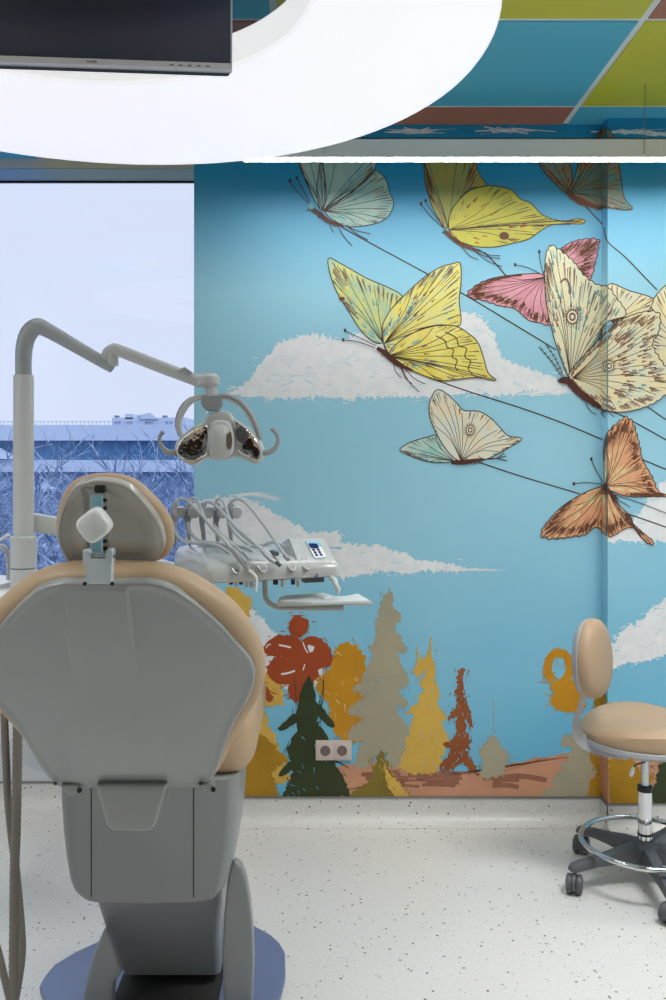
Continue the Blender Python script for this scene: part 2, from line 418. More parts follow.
# sky base is made with a gradient of print colour from pale (eye height) to deeper blue (low)
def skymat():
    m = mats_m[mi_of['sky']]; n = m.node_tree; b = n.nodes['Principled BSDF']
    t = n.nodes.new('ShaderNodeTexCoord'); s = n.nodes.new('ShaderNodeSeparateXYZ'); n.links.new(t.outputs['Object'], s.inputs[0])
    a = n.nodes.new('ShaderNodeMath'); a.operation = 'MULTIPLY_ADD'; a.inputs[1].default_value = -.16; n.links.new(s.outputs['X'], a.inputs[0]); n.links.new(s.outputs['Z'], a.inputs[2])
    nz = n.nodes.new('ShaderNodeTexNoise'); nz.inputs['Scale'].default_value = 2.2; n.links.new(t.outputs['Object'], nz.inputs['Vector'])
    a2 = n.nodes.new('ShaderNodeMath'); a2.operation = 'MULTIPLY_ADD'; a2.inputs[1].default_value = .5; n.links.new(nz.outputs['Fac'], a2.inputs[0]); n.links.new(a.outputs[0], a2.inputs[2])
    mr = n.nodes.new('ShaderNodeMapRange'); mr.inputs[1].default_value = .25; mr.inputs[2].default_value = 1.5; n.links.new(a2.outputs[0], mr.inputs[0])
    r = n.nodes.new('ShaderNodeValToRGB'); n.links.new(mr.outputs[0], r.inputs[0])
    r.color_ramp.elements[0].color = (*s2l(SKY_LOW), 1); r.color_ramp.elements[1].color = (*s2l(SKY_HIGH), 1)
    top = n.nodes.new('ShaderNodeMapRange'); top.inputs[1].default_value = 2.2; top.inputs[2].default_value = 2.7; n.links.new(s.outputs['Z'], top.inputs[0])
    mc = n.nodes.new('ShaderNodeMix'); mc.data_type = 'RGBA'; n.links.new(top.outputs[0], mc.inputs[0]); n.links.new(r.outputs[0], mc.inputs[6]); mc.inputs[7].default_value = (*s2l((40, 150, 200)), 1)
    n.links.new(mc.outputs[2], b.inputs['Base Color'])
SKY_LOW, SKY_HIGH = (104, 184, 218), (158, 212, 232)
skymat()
def quad(a, b, c, d, mi):
    f = mur.faces.new([mur.verts.new(Vector(p)) for p in (a, b, c, d)]); f.material_index = mi
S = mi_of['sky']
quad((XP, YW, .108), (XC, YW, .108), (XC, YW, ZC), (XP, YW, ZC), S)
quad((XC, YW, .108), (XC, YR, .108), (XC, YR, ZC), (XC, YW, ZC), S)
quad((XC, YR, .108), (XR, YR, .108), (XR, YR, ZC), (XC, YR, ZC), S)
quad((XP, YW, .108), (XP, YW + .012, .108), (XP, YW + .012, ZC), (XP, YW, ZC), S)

# clouds
random.seed(3)
cl1 = [(232, 394), (240, 386), (249, 379), (258, 370), (264, 360), (272, 352), (282, 342), (296, 337), (312, 335), (326, 337), (340, 342), (350, 336), (362, 332), (376, 330), (430, 320), (444, 314), (458, 312), (474, 315), (486, 323), (494, 334), (498, 348), (502, 358), (516, 364), (530, 369), (545, 374), (560, 380), (566, 388), (560, 394), (530, 391), (500, 396), (470, 393), (430, 398), (395, 396), (350, 399), (310, 397), (270, 399), (250, 396)]
paint(cl1, 'cloud', 1, 1.5, 70, 'sky', .05, 160, (4, 16))
for (x, y, L) in ((238, 388, 22), (234, 393, 26), (512, 386, 60), (540, 390, 50), (520, 393, 66), (556, 372, 30)):
    for k in range(5): stroke([(x + random.gauss(0, 6) + L * t, y + random.gauss(0, 1.5)) for t in (0, .4, .8)], random.uniform(.6, 1.5), 'cloud', 1, True)
cl2 = [(188, 506), (200, 501), (214, 497), (232, 497), (250, 500), (264, 506), (276, 514), (288, 520), (300, 526), (306, 532), (322, 533), (338, 531), (342, 537), (340, 543), (356, 544), (372, 545), (388, 549), (402, 553), (416, 560), (436, 562), (456, 564), (466, 569), (458, 572), (430, 571), (410, 573), (380, 572), (350, 577), (300, 577), (260, 574), (188, 574)]
paint(cl2, 'cloud', 1, 1.3, 26, 'sky', .08, 120, (4, 14))
for k in range(16): stroke([(470 + random.gauss(0, 12) + 12 * t, 570 + random.gauss(0, 1)) for t in (0, .5, 1)], random.uniform(.5, 1.2), 'cloud', 1, True)
for k in range(14): stroke(curve2([(236 + random.gauss(4, 5), 495 + random.gauss(0, 1)), (258 + random.gauss(0, 4), 494.5 + random.gauss(0, 1)), (276 + random.gauss(0, 5), 499 + random.gauss(0, 1.2))]), random.uniform(.5, 1.2), 'cloud', 1, True)
for k in range(9): stroke([(312 + random.gauss(0, 12) + 18 * t, 548 + random.gauss(0, 1.2)) for t in (0, .5, 1)], random.uniform(.6, 1.6), 'sky', 2, True)
cl3 = [(607, 648), (614, 643), (620, 634), (629, 626), (640, 622), (648, 612), (656, 605), (668, 599), (684, 592), (700, 596), (700, 640), (686, 646), (670, 652), (656, 658), (642, 662), (628, 662), (614, 666), (607, 667)]
paint(cl3, 'cloud', 1, 1.4, 26, 'sky', -.3, 110, (3, 9))
cl4 = [(607, 529), (622, 526), (634, 520), (644, 506), (652, 494), (662, 482), (680, 474), (700, 480), (700, 540), (680, 541), (650, 541), (607, 541)]
paint(cl4, 'cloud', 1, 1.2, 14, 'sky', -.1, 70, (3, 8))
cl5 = [(244, 606), (254, 610), (264, 620), (276, 634), (288, 645), (302, 655), (320, 664), (326, 684), (300, 690), (268, 690), (250, 660)]
paint(cl5, 'cloud', 1, 1.2, 8, 'sky', .6, 60)
for x0, y0, n_ in ((396, 131, 22), (486, 131, 14), (612, 132, 18), (640, 134, 14)):
    for k in range(n_): stroke([(x0 + random.gauss(18, 14) + 5 * t, y0 + random.gauss(0, 1.6)) for t in (0, .5, 1)], random.uniform(.6, 1.4), 'cloud', 1, True)

# strings
def string(*pts): stroke(curve2(pts), 1.25, 'line', 3)
string((341, 227), (370, 243), (420, 270), (470, 298), (520, 328), (556, 350)); string((640, 402), (652, 410), (668, 421), (700, 440))
string((430, 378), (470, 392), (520, 407.7), (565, 424), (603, 440)); string((605, 443), (625, 452), (641, 459), (668, 470), (700, 480))
string((478, 462), (520, 476), (550, 485), (580, 494)); string((628, 514), (650, 521.5), (668, 528), (700, 540))
string((605, 410), (618, 414), (634, 422), (668, 441), (700, 460)); string((585, 206), (603, 225)); string((604, 227), (608, 242), (625, 257), (657, 290))
string((484, 252), (494, 262), (506, 276))

# butterflies
def wing(outline, root, c, lay, veins=8, hatch=30, hc='softline', patches=(), n=4, edge=1.1, band=.28, vc='line', scal=0):
    lay = 4 + (lay - 4) * 4
    ol = curve2(outline, n, True)
    if scal:
        ol = curve2(outline, 10, True); dm = max(math.hypot(p[0] - root[0], p[1] - root[1]) for p in ol); o2 = []; ac = 0
        for i, p in enumerate(ol):
            ac += math.hypot(p[0] - ol[i - 1][0], p[1] - ol[i - 1][1]); d = math.hypot(p[0] - root[0], p[1] - root[1]); k = scal * max(0, min(1, (d / dm - .55) / .2)) * (abs(math.sin(ac * .42)) - .6)
            o2.append((root[0] + (p[0] - root[0]) * (1 + k), root[1] + (p[1] - root[1]) * (1 + k)))
        ol = o2
    draw(ol, c, lay)
    cx, cy = sum(p[0] for p in ol) / len(ol), sum(p[1] for p in ol) / len(ol)
    for (pc, cnt, lo, hi) in patches:                   # soft hatch-shaded patches between lo..hi of the way from root to rim
        for _ in range(cnt):
            p = random.choice(ol); t = random.uniform(lo, hi); x, y = root[0] + (p[0] - root[0]) * t, root[1] + (p[1] - root[1]) * t
            L = random.uniform(2, 5); d = math.hypot(p[0] - root[0], p[1] - root[1]) or 1; ux, uy = (p[0] - root[0]) / d, (p[1] - root[1]) / d
            q = [(x - ux * L, y - uy * L), (x, y), (x + ux * L, y + uy * L)]
            if inside(q[0], ol) and inside(q[2], ol): stroke(q, random.uniform(1.0, 2.4), pc, lay + 1, True)
    stroke(ol + [ol[0]], edge * .85, vc, lay + 3)
    far = [p for p in ol if math.hypot(p[0] - root[0], p[1] - root[1]) > .45 * max(math.hypot(q[0] - root[0], q[1] - root[1]) for q in ol)]
    for k in range(veins):
        p = far[int((k + .5) * len(far) / veins)]; mx_, my_ = (root[0] + p[0]) / 2, (root[1] + p[1]) / 2
        mx_ += (cx - mx_) * .16; my_ += (cy - my_) * .16
        stroke(curve2([root, (mx_, my_), (root[0] + (p[0] - root[0]) * .93, root[1] + (p[1] - root[1]) * .93)]), .55, vc, lay + 2)
    for k in range(hatch):
        p = random.choice(far); t1 = random.uniform(1 - band * .35, .99); t0 = t1 - random.uniform(.06, band * .7)
        j = random.gauss(0, .7)
        q = [(root[0] + (p[0] - root[0]) * t + j, root[1] + (p[1] - root[1]) * t) for t in (t1, (t0 + t1) / 2, t0)]
        if all(inside(s, ol) for s in q): stroke(q, random.uniform(.6, 1.2), hc, lay + 2, True)
def bug(pts, w0, lay, c='body'):
    lay += 12
    cp = curve2(pts); n_ = len(cp); l_, r_ = [], []
    for i in range(n_):
        a, b = cp[max(i - 1, 0)], cp[min(i + 1, n_ - 1)]; d = math.hypot(b[0] - a[0], b[1] - a[1]) or 1; h = w0 / 2 * (.35 + .8 * math.sin(math.pi * min(1, .12 + i / n_)) ** .7) * random.uniform(.85, 1.15)
        l_.append((cp[i][0] - (b[1] - a[1]) / d * h, cp[i][1] + (b[0] - a[0]) / d * h)); r_.append((cp[i][0] + (b[1] - a[1]) / d * h, cp[i][1] - (b[0] - a[0]) / d * h))
    draw(l_ + r_[::-1], c, lay)
    for _ in range(14):
        p = random.choice(curve2(pts)); stroke([(p[0] - 2 + random.gauss(0, 1), p[1] + random.gauss(0, w0 * .4)), (p[0] + 2, p[1] + random.gauss(0, w0 * .4))], .7, 'line', lay + 1)
def hair(*pts, w_=.8, lay=9):
    stroke(curve2(pts), w_, 'line', lay + 12)
def knob(x, y, r=1.3, lay=9, c='line'): draw([(x + r * math.cos(a), y + 1.5 * r * math.sin(a)) for a in [k * math.pi / 4 for k in range(8)]], c, lay + 12)
def eye(x, y, r, lay, ang=0):
    lay += 12
    def el(q, c, l): draw([(x + q * r * .8 * math.cos(a), y + q * r * math.sin(a)) for a in [k * math.pi / 8 for k in range(16)]], c, l)
    el(1, 'softline', lay); el(.78, 'cream2', lay + 1); el(.52, 'umber', lay + 2); el(.3, 'whitewing', lay + 3)
    for k in range(18):
        a = k * math.pi / 9; stroke([(x + r * .75 * math.cos(a), y + r * .95 * math.sin(a)), (x + r * 1.15 * math.cos(a), y + r * 1.4 * math.sin(a))], .7, 'softline', lay + 1)
random.seed(11)
# A pale teal butterfly under the light bar
r = (323, 211)
wing([(296, 150), (302, 172), (309, 188), (315, 201), (322, 210), (326, 196), (324, 172), (318, 150)], r, 'tealpale', 4, 5, 40, 'line')
wing([(323, 211), (317, 194), (318, 180), (320, 164), (326, 150), (378, 148), (376, 164), (373, 173), (362, 184), (346, 196)], r, 'tealpale', 4, 8, 60, 'softline', (('tealspot', 26, .3, .8),))
wing([(325, 211), (346, 196), (362, 184), (373.7, 171), (381, 174), (387, 182), (389, 191), (393.5, 203), (390, 214), (383, 220.5), (374, 224), (359, 226.5), (343, 225.5)], r, 'tealpale', 4, 9, 60, 'softline', (('tealspot', 26, .3, .7), ('mustard', 5, .85, .97)))
bug([(309, 208), (318, 213), (328, 221), (344, 226.5)], 4.5, 7); knob(311, 207, 2.6, 8, 'greentrim' if 'greentrim' in mi_of else 'tealspot')
hair((309, 204), (299, 194), (290, 182)); hair((310, 203), (303, 190), (297, 178)); knob(290, 181); knob(297, 178)
for a, b in (((330, 222), (334, 233)), ((338, 226), (352, 246)), ((346, 226), (370, 234)), ((348, 227), (368, 240))): hair(a, ((a[0] + b[0]) / 2 - 1, (a[1] + b[1]) / 2 + 1), b)
# B green butterfly
r = (449, 230)
wing([(424, 150), (424, 166), (425.5, 184), (431.5, 205), (438, 218), (446, 229), (452, 210), (461, 198), (470.6, 188.5), (486, 186), (478, 172), (468, 150)], r, 'greenback', 4, 7, 90, 'umber', (('brownspot', 40, .2, .9),), band=.5)
wing([(449, 231), (449, 218), (453, 208), (462, 197), (471, 190), (482, 187), (493, 186), (511, 190), (520, 199), (530.6, 203.5), (541, 214), (553, 219.5), (566, 221), (577, 219), (584.7, 220.5), (582, 224), (568, 224), (552, 225), (541, 230.6), (529, 239), (514, 243), (496, 247), (478, 247), (463, 243), (454, 239)], r, 'green', 5, 10, 70, 'umber', (('rust', 18, .45, .75), ('greenback', 26, .3, .8)), band=.3)
draw([(504 + 5 * math.cos(a), 236 + 4 * math.sin(a)) for a in [k * math.pi / 6 for k in range(12)]], 'umber', 14)
bug([(444, 231), (452, 238), (464, 246), (480, 251)], 4, 8, 'umber'); hair((443, 228), (431, 217), (421, 205)); hair((444, 227), (434, 215), (425.5, 202)); knob(421, 204); knob(425.5, 201)
for a, b in (((462, 247), (478, 260)), ((472, 250), (500, 259)), ((474, 251), (502, 267)), ((478, 250), (500, 256))): hair(a, ((a[0] + b[0]) / 2 - 1, (a[1] + b[1]) / 2 + 2), b)
# I brown and teal butterfly at the corner
r = (569, 193)
wing([(530, 148), (539, 165), (553, 182), (568, 193), (572, 176), (564, 150)], r, 'darkteal', 4, 5, 30, 'umber', (('rust', 16, .3, .9),))
wing([(568, 194), (574, 178), (580, 160), (592, 142), (603, 128), (612, 134), (617, 152), (620.8, 178.6), (624, 198), (632, 209.5), (607, 208), (595, 205), (580, 199)], r, 'darkteal', 5, 10, 50, 'umber', (('rust', 24, .4, .95),))
bug([(567, 193), (580, 202), (602, 209)], 5.5, 8, 'umber')
# C yellow butterfly
r = (384, 344)
wing([(328, 259), (343, 265), (367, 278.5), (388, 287.5), (403, 298), (393, 316), (382, 343), (364, 334), (346, 307), (334, 286)], r, 'yellowback', 4, 6, 80, 'softline', (('tealspot', 22, .3, .75), ('brownspot', 20, .55, .9)), band=.4)
draw([(342 + 3 * math.cos(a), 299 + 2.2 * math.sin(a)) for a in [k * math.pi / 6 for k in range(12)]], 'umber', 7)
wing([(384, 345), (382, 328), (388, 314), (397, 303), (421, 280), (439, 268), (452, 264), (460, 263.5), (461, 281), (459, 301), (460, 325), (439, 325), (415, 332), (392, 356)], r, 'yellow', 5, 9, 80, 'softline', (('tealspot', 40, .25, .6), ('tealspot', 20, .8, .95), ('brownspot', 30, .4, .7)), band=.3)
wing([(388, 355), (404, 338), (430, 327), (454, 326), (469, 334), (478, 343), (484, 360), (488, 373), (496, 380.5), (478, 377.5), (460, 379), (439, 380.5), (415, 372), (398, 364)], (388, 356), 'yellow2', 6, 11, 36, 'softline', (('tealspot', 12, .3, .5), ('brownspot', 18, .3, .5)))
for t in (.72, .86):                                     # scalloped cross veins
    stroke(curve2([(388 + (x - 388) * t, 356 + (y - 356) * t) for x, y in ((454, 328), (467, 335), (470, 344), (479, 347), (477, 357), (484, 362), (481, 371), (486, 377))]), .9, 'line', 19)
bug([(377, 348), (386, 354), (398, 364), (413, 371)], 4.6, 9); hair((376, 346), (360, 338), (345, 331)); hair((375, 348), (358, 342), (343, 340)); knob(345, 330.5); knob(343, 340)
for a, b in (((393, 362), (401, 378)), ((401, 367), (419, 392)), ((406, 370), (425, 384)), ((400, 366), (412, 384))): hair(a, ((a[0] + b[0]) / 2 - 1.5, (a[1] + b[1]) / 2 + 1.5), b)
# D small white butterfly
wing([(400, 449), (411, 442), (428, 437), (438, 436), (452, 454), (455, 461), (433, 462.5), (416, 458), (404, 453)], (454, 461), 'mintwing', 4, 6, 30, 'softline', (('tealspot', 12, .5, .9),))
wing([(459, 461), (443, 445), (431.7, 423), (429, 408), (431.7, 396.4), (437.7, 389.7), (447, 394), (457, 403.6), (464, 410.6), (478.5, 411.3), (490.5, 418), (500, 427.7), (508.5, 436), (521.7, 438.5), (510, 447), (495, 455), (483, 460)], (461, 461), 'whitewing', 5, 12, 50, 'softline', (('lemon', 26, .8, .97),), band=.2)
eye(470, 430, 5.5, 8); bug([(451, 462.5), (465, 462), (484, 459)], 3.8, 9)
for b in ((506, 456), (507, 461), (504, 453)): hair((486, 459), (496, 458.5), b)
# E pink butterfly
wing([(544, 277), (552, 262), (559.5, 250), (575, 241), (597, 239), (598, 248), (594.6, 265), (590, 279), (575, 292)], (545, 278), 'pink', 4, 6, 110, 'umber', (('umber', 90, .72, .96),), band=.5, scal=.04)
PINKRIM = 1
wing([(467.7, 293), (478.5, 284), (492, 278.5), (506, 276), (526, 274), (544, 276), (549, 300), (550, 324), (540, 323), (528, 320), (515, 309), (500, 306), (485, 301), (472, 298)], (545, 277), 'pink', 4, 9, 130, 'umber', (('umber', 170, .84, .975),), band=.35, scal=.04)
hair((543, 274), (540, 262), (539, 252)); hair((540, 274), (528, 268), (515, 265)); knob(539, 252); knob(515, 265)
# G far right yellow butterfly, then F large cream butterfly
wing([(647, 311), (654, 298), (666, 285), (684, 276), (700, 280), (700, 380), (666, 372), (658, 358), (651, 344), (655, 328)], (690, 360), 'cream2', 4, 9, 50, 'softline')
wing([(607.7, 285), (629.6, 291), (651.6, 298), (651, 306), (645, 316), (634, 330), (612, 322)], (612, 322), 'cream2', 5, 5, 50, 'softline', band=.35)
wing([(550.7, 246), (559.5, 250), (572.6, 261), (583.6, 275), (596.8, 284.6), (607.7, 287), (616, 298), (623, 307), (625, 316), (607.7, 322), (600, 336), (592, 348.4), (580, 362), (570, 378), (561.7, 361.6), (553, 335), (546, 302), (544.6, 274), (546, 254)], (570, 378), 'cream', 6, 11, 90, 'softline', (('tealspot', 90, .5, .95), ('brownspot', 60, .5, .85)), band=.35, scal=.02)
eye(572, 317, 8, 9); stroke(curve2([(560, 283), (565, 279), (569, 285), (569, 294)]), 2, 'softline', 20)
wing([(570, 379), (572.6, 368), (585.8, 353), (597, 341), (607.7, 331), (616, 323), (627, 317), (643, 312), (656, 312), (660, 318), (658, 333), (652, 344), (659, 358), (667, 370), (672, 384), (660, 399), (643, 407.6), (623, 412), (605.5, 410), (592, 401)], (572, 378), 'cream2', 7, 12, 60, 'softline', (('brownspot', 150, .56, .68), ('brownspot', 130, .82, .93), ('tealspot', 50, .66, .76)), band=.25, scal=.02)
eye(609, 366, 6, 10); bug([(559, 381), (568, 381), (578, 392), (592, 402), (606, 411)], 6.5, 11)
for (a, b, c_) in (((562, 377), (552, 362), (540, 348)), ((563, 376), (556, 360), (547, 346))):
    pts = curve2([a, b, c_]); stroke(pts, .7, 'line', 9)
    for p in pts[1:]: stroke([p, (p[0] - 2.2, p[1] - .6)], .5, 'line', 9); stroke([p, (p[0] + .6, p[1] - 2.2)], .5, 'line', 9)
hair((585, 403), (590, 411), (596, 415)); hair((601, 411), (606, 418)); hair((606, 411), (614, 417))
# H orange butterfly across the corner
r = (605.5, 486)
wing([(605.5, 486), (604.6, 466), (604, 448), (607.7, 433), (616, 424), (626, 417.5), (633, 424), (639.5, 446), (642, 459), (652, 477), (658, 491), (668, 496), (652, 496.5), (630, 496.5), (614, 492)], r, 'orange', 5, 9, 150, 'umber', (('lemon', 60, .2, .55), ('umber', 190, .83, .975)), band=.45, scal=.05)
wing([(604.4, 486), (586, 492), (564, 505), (548.5, 520.6), (541, 534), (551, 538.6), (572.6, 536.4), (586, 534), (596, 527), (608, 536), (614, 535), (624, 529), (633, 528), (641, 537), (650.5, 544.7), (652, 540), (644, 534), (634, 526), (630, 516), (619, 505), (608, 488)], r, 'orange', 6, 12, 170, 'umber', (('lemon', 60, .2, .6), ('umber', 210, .83, .975)), band=.45, scal=.05)
bug([(604, 485), (610, 493), (617, 499)], 4, 9); hair((603, 482), (596, 471), (591, 459)); hair((602, 484), (586, 482.5), (573.7, 483.8)); knob(591, 459); knob(573.7, 483.8)
hair((612, 494), (640, 503), (668, 514)); hair((618, 500), (630, 507))

# hill and trees
random.seed(5)
def blob(cx, cy, rx, ry, rot, c, lay, fr=26, holes=0, hc='cloud'):
    pts = []
    for k in range(26):
        a = k * math.pi / 13; x, y = rx * math.cos(a), ry * math.sin(a); pts.append((cx + x * math.cos(rot) - y * math.sin(rot), cy + x * math.sin(rot) + y * math.cos(rot)))
    paint(pts, c, lay, .7, holes, hc, rot, fr)
def brush(pts, w0, w1, c, lay, n_=14):
    cp = curve2(pts, 5); L_ = len(cp); l_, r_ = [], []
    for i in range(L_):
        a, b = cp[max(i - 1, 0)], cp[min(i + 1, L_ - 1)]; d = math.hypot(b[0] - a[0], b[1] - a[1]) or 1; h = (w0 + (w1 - w0) * i / (L_ - 1)) / 2 * random.uniform(.85, 1.15) * min(1, .25 + 3.2 * i / L_, .3 + 3.5 * (L_ - 1 - i) / L_)
        l_.append((cp[i][0] - (b[1] - a[1]) / d * h, cp[i][1] + (b[0] - a[0]) / d * h)); r_.append((cp[i][0] + (b[1] - a[1]) / d * h, cp[i][1] - (b[0] - a[0]) / d * h))
    draw(l_ + r_[::-1], c, lay)
    for k in range(n_):
        o = random.uniform(-.6, .6) * max(w0, w1); i = random.randrange(max(1, L_ - 4)); q = cp[i:i + 5]
        stroke([(x + o, y + random.gauss(0, .5)) for x, y in q], random.uniform(.5, 1.1), c, lay, True)
paint([(300, 768), (340, 766), (369, 760), (404, 768), (438, 773), (473, 772), (504, 765), (542, 757), (575, 752), (700, 748), (700, 830), (300, 830)], 'sand', 3, .7, 30, 'earth', -.1, 30, (8, 30))
for k in range(26): 
    x, y = random.uniform(360, 520), random.uniform(774, 786)
    stroke(curve2([(x, y), (x + random.uniform(8, 20), y - random.uniform(0, 3)), (x + random.uniform(22, 40), y + random.uniform(-3, 2))]), random.uniform(2, 5), 'earth', 4)
for k in range(30): stroke([(490 + k * 1.9, 776 - k * .62), (491.4 + k * 1.9, 775.4 - k * .62)], .9, 'earth', 4)
# mustard tree behind the chair, ochre tree, red tree
paint([(226, 586), (240, 590), (251, 600), (250, 616), (246, 640), (262, 670), (280, 680), (284, 705), (262, 706), (270, 725), (278, 742), (290, 780), (226, 800)], 'mustard', 4, 1.2, 10, 'gold', 1.2, 50)
paint([(245, 700), (258, 732), (272, 742), (288, 760), (278, 768), (272, 772), (280, 797), (230, 830), (228, 760)], 'gold', 5, 1.1, 40, 'olive', 1.0, 50)
paint([(336, 648), (345, 642), (356, 645), (364, 655), (367, 668), (362, 682), (372, 696), (368, 715), (362, 742), (344, 742), (332, 730), (328, 705), (316, 690), (318, 676), (330, 668)], 'ochre', 5, 1.1, 16, 'cream2', 1.0, 60)
for e_ in ((298.5, 626, 10, 11, 0), (281, 646, 19, 10.5, -.25), (284, 671, 17, 14, .25), (297, 658, 15, 14, 0), (316, 653, 19, 14, .75), (306, 672, 13, 12, .3), (297, 689, 8.5, 13, 0)): blob(*e_, 'red', 6, 30)
for q in (([(279, 645), (285, 646), (291, 647.5)], 1.6), ([(281, 674), (288, 673), (295, 670.5)], 1.8), ([(309, 645), (311, 651), (313, 646)], 3.2), ([(303, 642), (305, 648), (308, 653)], 1.2), ([(266, 648), (268, 645), (271, 644)], 1.0), ([(303, 670), (304, 667), (305, 664)], 1.1)): stroke(curve2(q[0]), q[1], 'cloud', 7)
paint([(262, 684), (268, 688), (274, 698), (268, 702), (264, 697)], 'red', 6, .7, 0)
# grey spruce
paint([(389.5, 589), (392, 592), (393, 607), (401, 614), (400.5, 622), (394, 623), (396, 631), (403, 641), (406.7, 650), (404, 655), (396, 652), (401, 663), (409, 681), (408.5, 688), (398, 690), (404, 697), (409, 705.6), (405, 709), (396, 704), (400, 715), (409, 729), (404.5, 739), (406, 748.6), (397.6, 768), (389, 768), (386, 752), (381, 751), (367, 768), (354, 768), (360, 747), (368, 736), (356, 743), (346, 737), (352, 727), (366, 718), (348, 715), (348, 709), (365, 696), (351, 688), (363, 681), (367, 666.5), (374, 656), (369.7, 648.5), (376, 634), (375, 627), (378.7, 614), (380.5, 602), (384, 594)], 'greytree', 7, .9, 22, 'sky', 1.1, 80)
# yellow spruce
paint([(424, 655), (431, 652), (436, 670), (434, 678), (440, 694), (437, 702), (447, 719), (441, 722), (450, 742), (446, 748), (438, 772), (414, 774), (398, 768), (404, 750), (398, 742), (408, 734), (414, 716), (406, 714), (418, 700), (424, 688), (419, 684), (425, 674)], 'mustard', 6, 1.0, 14, 'sky', 1.3, 70)
paint([(416, 676), (415, 668), (420, 658), (425, 660), (423, 672), (418, 678)], 'mustard', 6, .8, 0, fringe=20)
for k in range(14): stroke([(417 + random.gauss(0, .6), 645 + k), (417.6, 648 + k)], .8, 'mustard', 6); stroke([(430.5 + random.gauss(0, .6), 636 + k * 1.2), (431, 640 + k * 1.2)], .9, 'mustard', 6)
# brown young tree
paint([(458, 672), (462, 667), (465, 670), (463, 684), (465, 700), (470, 708), (473, 728), (469, 728), (466, 716), (464, 722), (470, 738), (471, 750), (466, 748), (472, 760), (477, 772), (472, 772), (462, 762), (455, 768), (444, 772), (439, 768), (444, 760), (452, 748), (443, 745), (450, 740), (456, 734), (456, 716), (447, 722), (450, 714), (457, 706), (456, 690)], 'browntree', 7, .9, 26, 'sky', 1.4, 50, (2, 6))
# small grey tree
paint([(493, 734), (499, 742), (505, 752), (511, 757), (506, 762), (503, 775), (488, 779), (480, 776), (483, 764), (479, 750), (486, 742)], 'greytree', 7, .9, 4, 'sky', 1.2, 36)
for k in range(10): stroke([(494 + random.gauss(0, 1), 702 + 3.2 * k), (494 + random.gauss(0, .6), 704 + 3.2 * k)], .8, 'greytree', 7)
# dark green spruce
brush([(309, 676), (308, 692), (307, 712), (306, 730)], 7, 26, 'pine', 8, 30); brush([(299, 714), (290, 722), (279, 730)], 9, 7, 'pine', 8); brush([(313, 700), (322, 714), (334, 727)], 6, 9, 'pine', 8)
brush([(303, 730), (296, 745), (290, 756)], 14, 12, 'pine', 8); brush([(314, 726), (321, 738), (325, 750)], 14, 14, 'pine', 8); brush([(294, 762), (288, 768), (279, 776)], 9, 6, 'pine', 8)
paint([(298, 722), (318, 722), (326, 744), (331, 757), (342, 775), (352, 797), (282, 797), (292, 774), (290, 758), (294, 740)], 'pine', 8, .9, 14, 'sky', 1.0, 40, (3, 7))
stroke(curve2([(326, 758), (338, 762), (349, 768)]), 2.6, 'pine', 8, True)
# olive foreground spruce
paint([(380, 750), (386, 753), (388, 770), (398, 784), (408, 798), (348, 798), (358, 788), (371, 780), (374, 766)], 'olive', 8, 1.0, 20, 'gold', 1.1, 40)
paint([(383, 760), (388, 772), (398, 782), (410, 797), (396, 797), (388, 786)], 'mustard', 9, .8, 6, 'gold', 1.0, 20)
# right side: ochre loop, grey spruce and mustard at the corner, dark bush
for e_ in ((564, 690, 12, 6, .1), (566, 700, 16, 7.5, .0), (572, 695, 12, 9, 0)): blob(*e_, 'ochre', 6)
for q, w_ in (([(553, 680), (548, 672), (549, 660), (556, 653), (565, 655), (570, 664), (568, 676), (560, 684)], 8), ([(552, 688), (562, 684), (574, 686), (576, 696)], 9), ([(553, 700), (562, 706), (574, 707), (584, 702)], 10), ([(556, 694), (566, 697), (580, 696)], 9)):
    stroke(curve2(q), w_, 'ochre', 6)
    for k in range(8): stroke([(x + random.gauss(0, w_ * .4), y + random.gauss(0, w_ * .4)) for x, y in curve2(q, 2)], .8, 'ochre', 6, True)
paint([(594, 690), (606, 686), (608, 704), (602, 712), (594, 712)], 'gold', 6, 1, 4)
paint([(560, 740), (566, 734), (580, 733), (588, 738), (596, 742), (590, 760), (597, 772), (590, 780), (588, 797), (538, 799), (545, 790), (556, 786), (552, 780), (562, 770), (560, 766), (570, 758), (564, 756), (574, 748), (562, 746)], 'greytree', 7, 1, 8, 'sand', .2, 40)
paint([(588, 742), (598, 748), (602, 800), (586, 799), (590, 780), (598, 772), (590, 760)], 'gold', 8, .8, 6, 'greytree', 1.3, 20)
paint([(608, 760), (618, 757), (634, 760), (640, 772), (654, 776), (646, 790), (640, 806), (612, 806), (609, 790)], 'gold', 8, .8, 8, 'rust', 1.2, 20)
paint([(658, 766), (668, 760), (700, 762), (700, 806), (650, 806), (648, 800), (654, 790), (656, 778)], 'pine', 8, 1.6, 6, 'sand', .8, 60)
mural = obj('wall_mural', mur, mats_m, smooth=False)
tag(mural, 'large printed wall mural of butterflies over blue sky, clouds and autumn trees', 'mural')

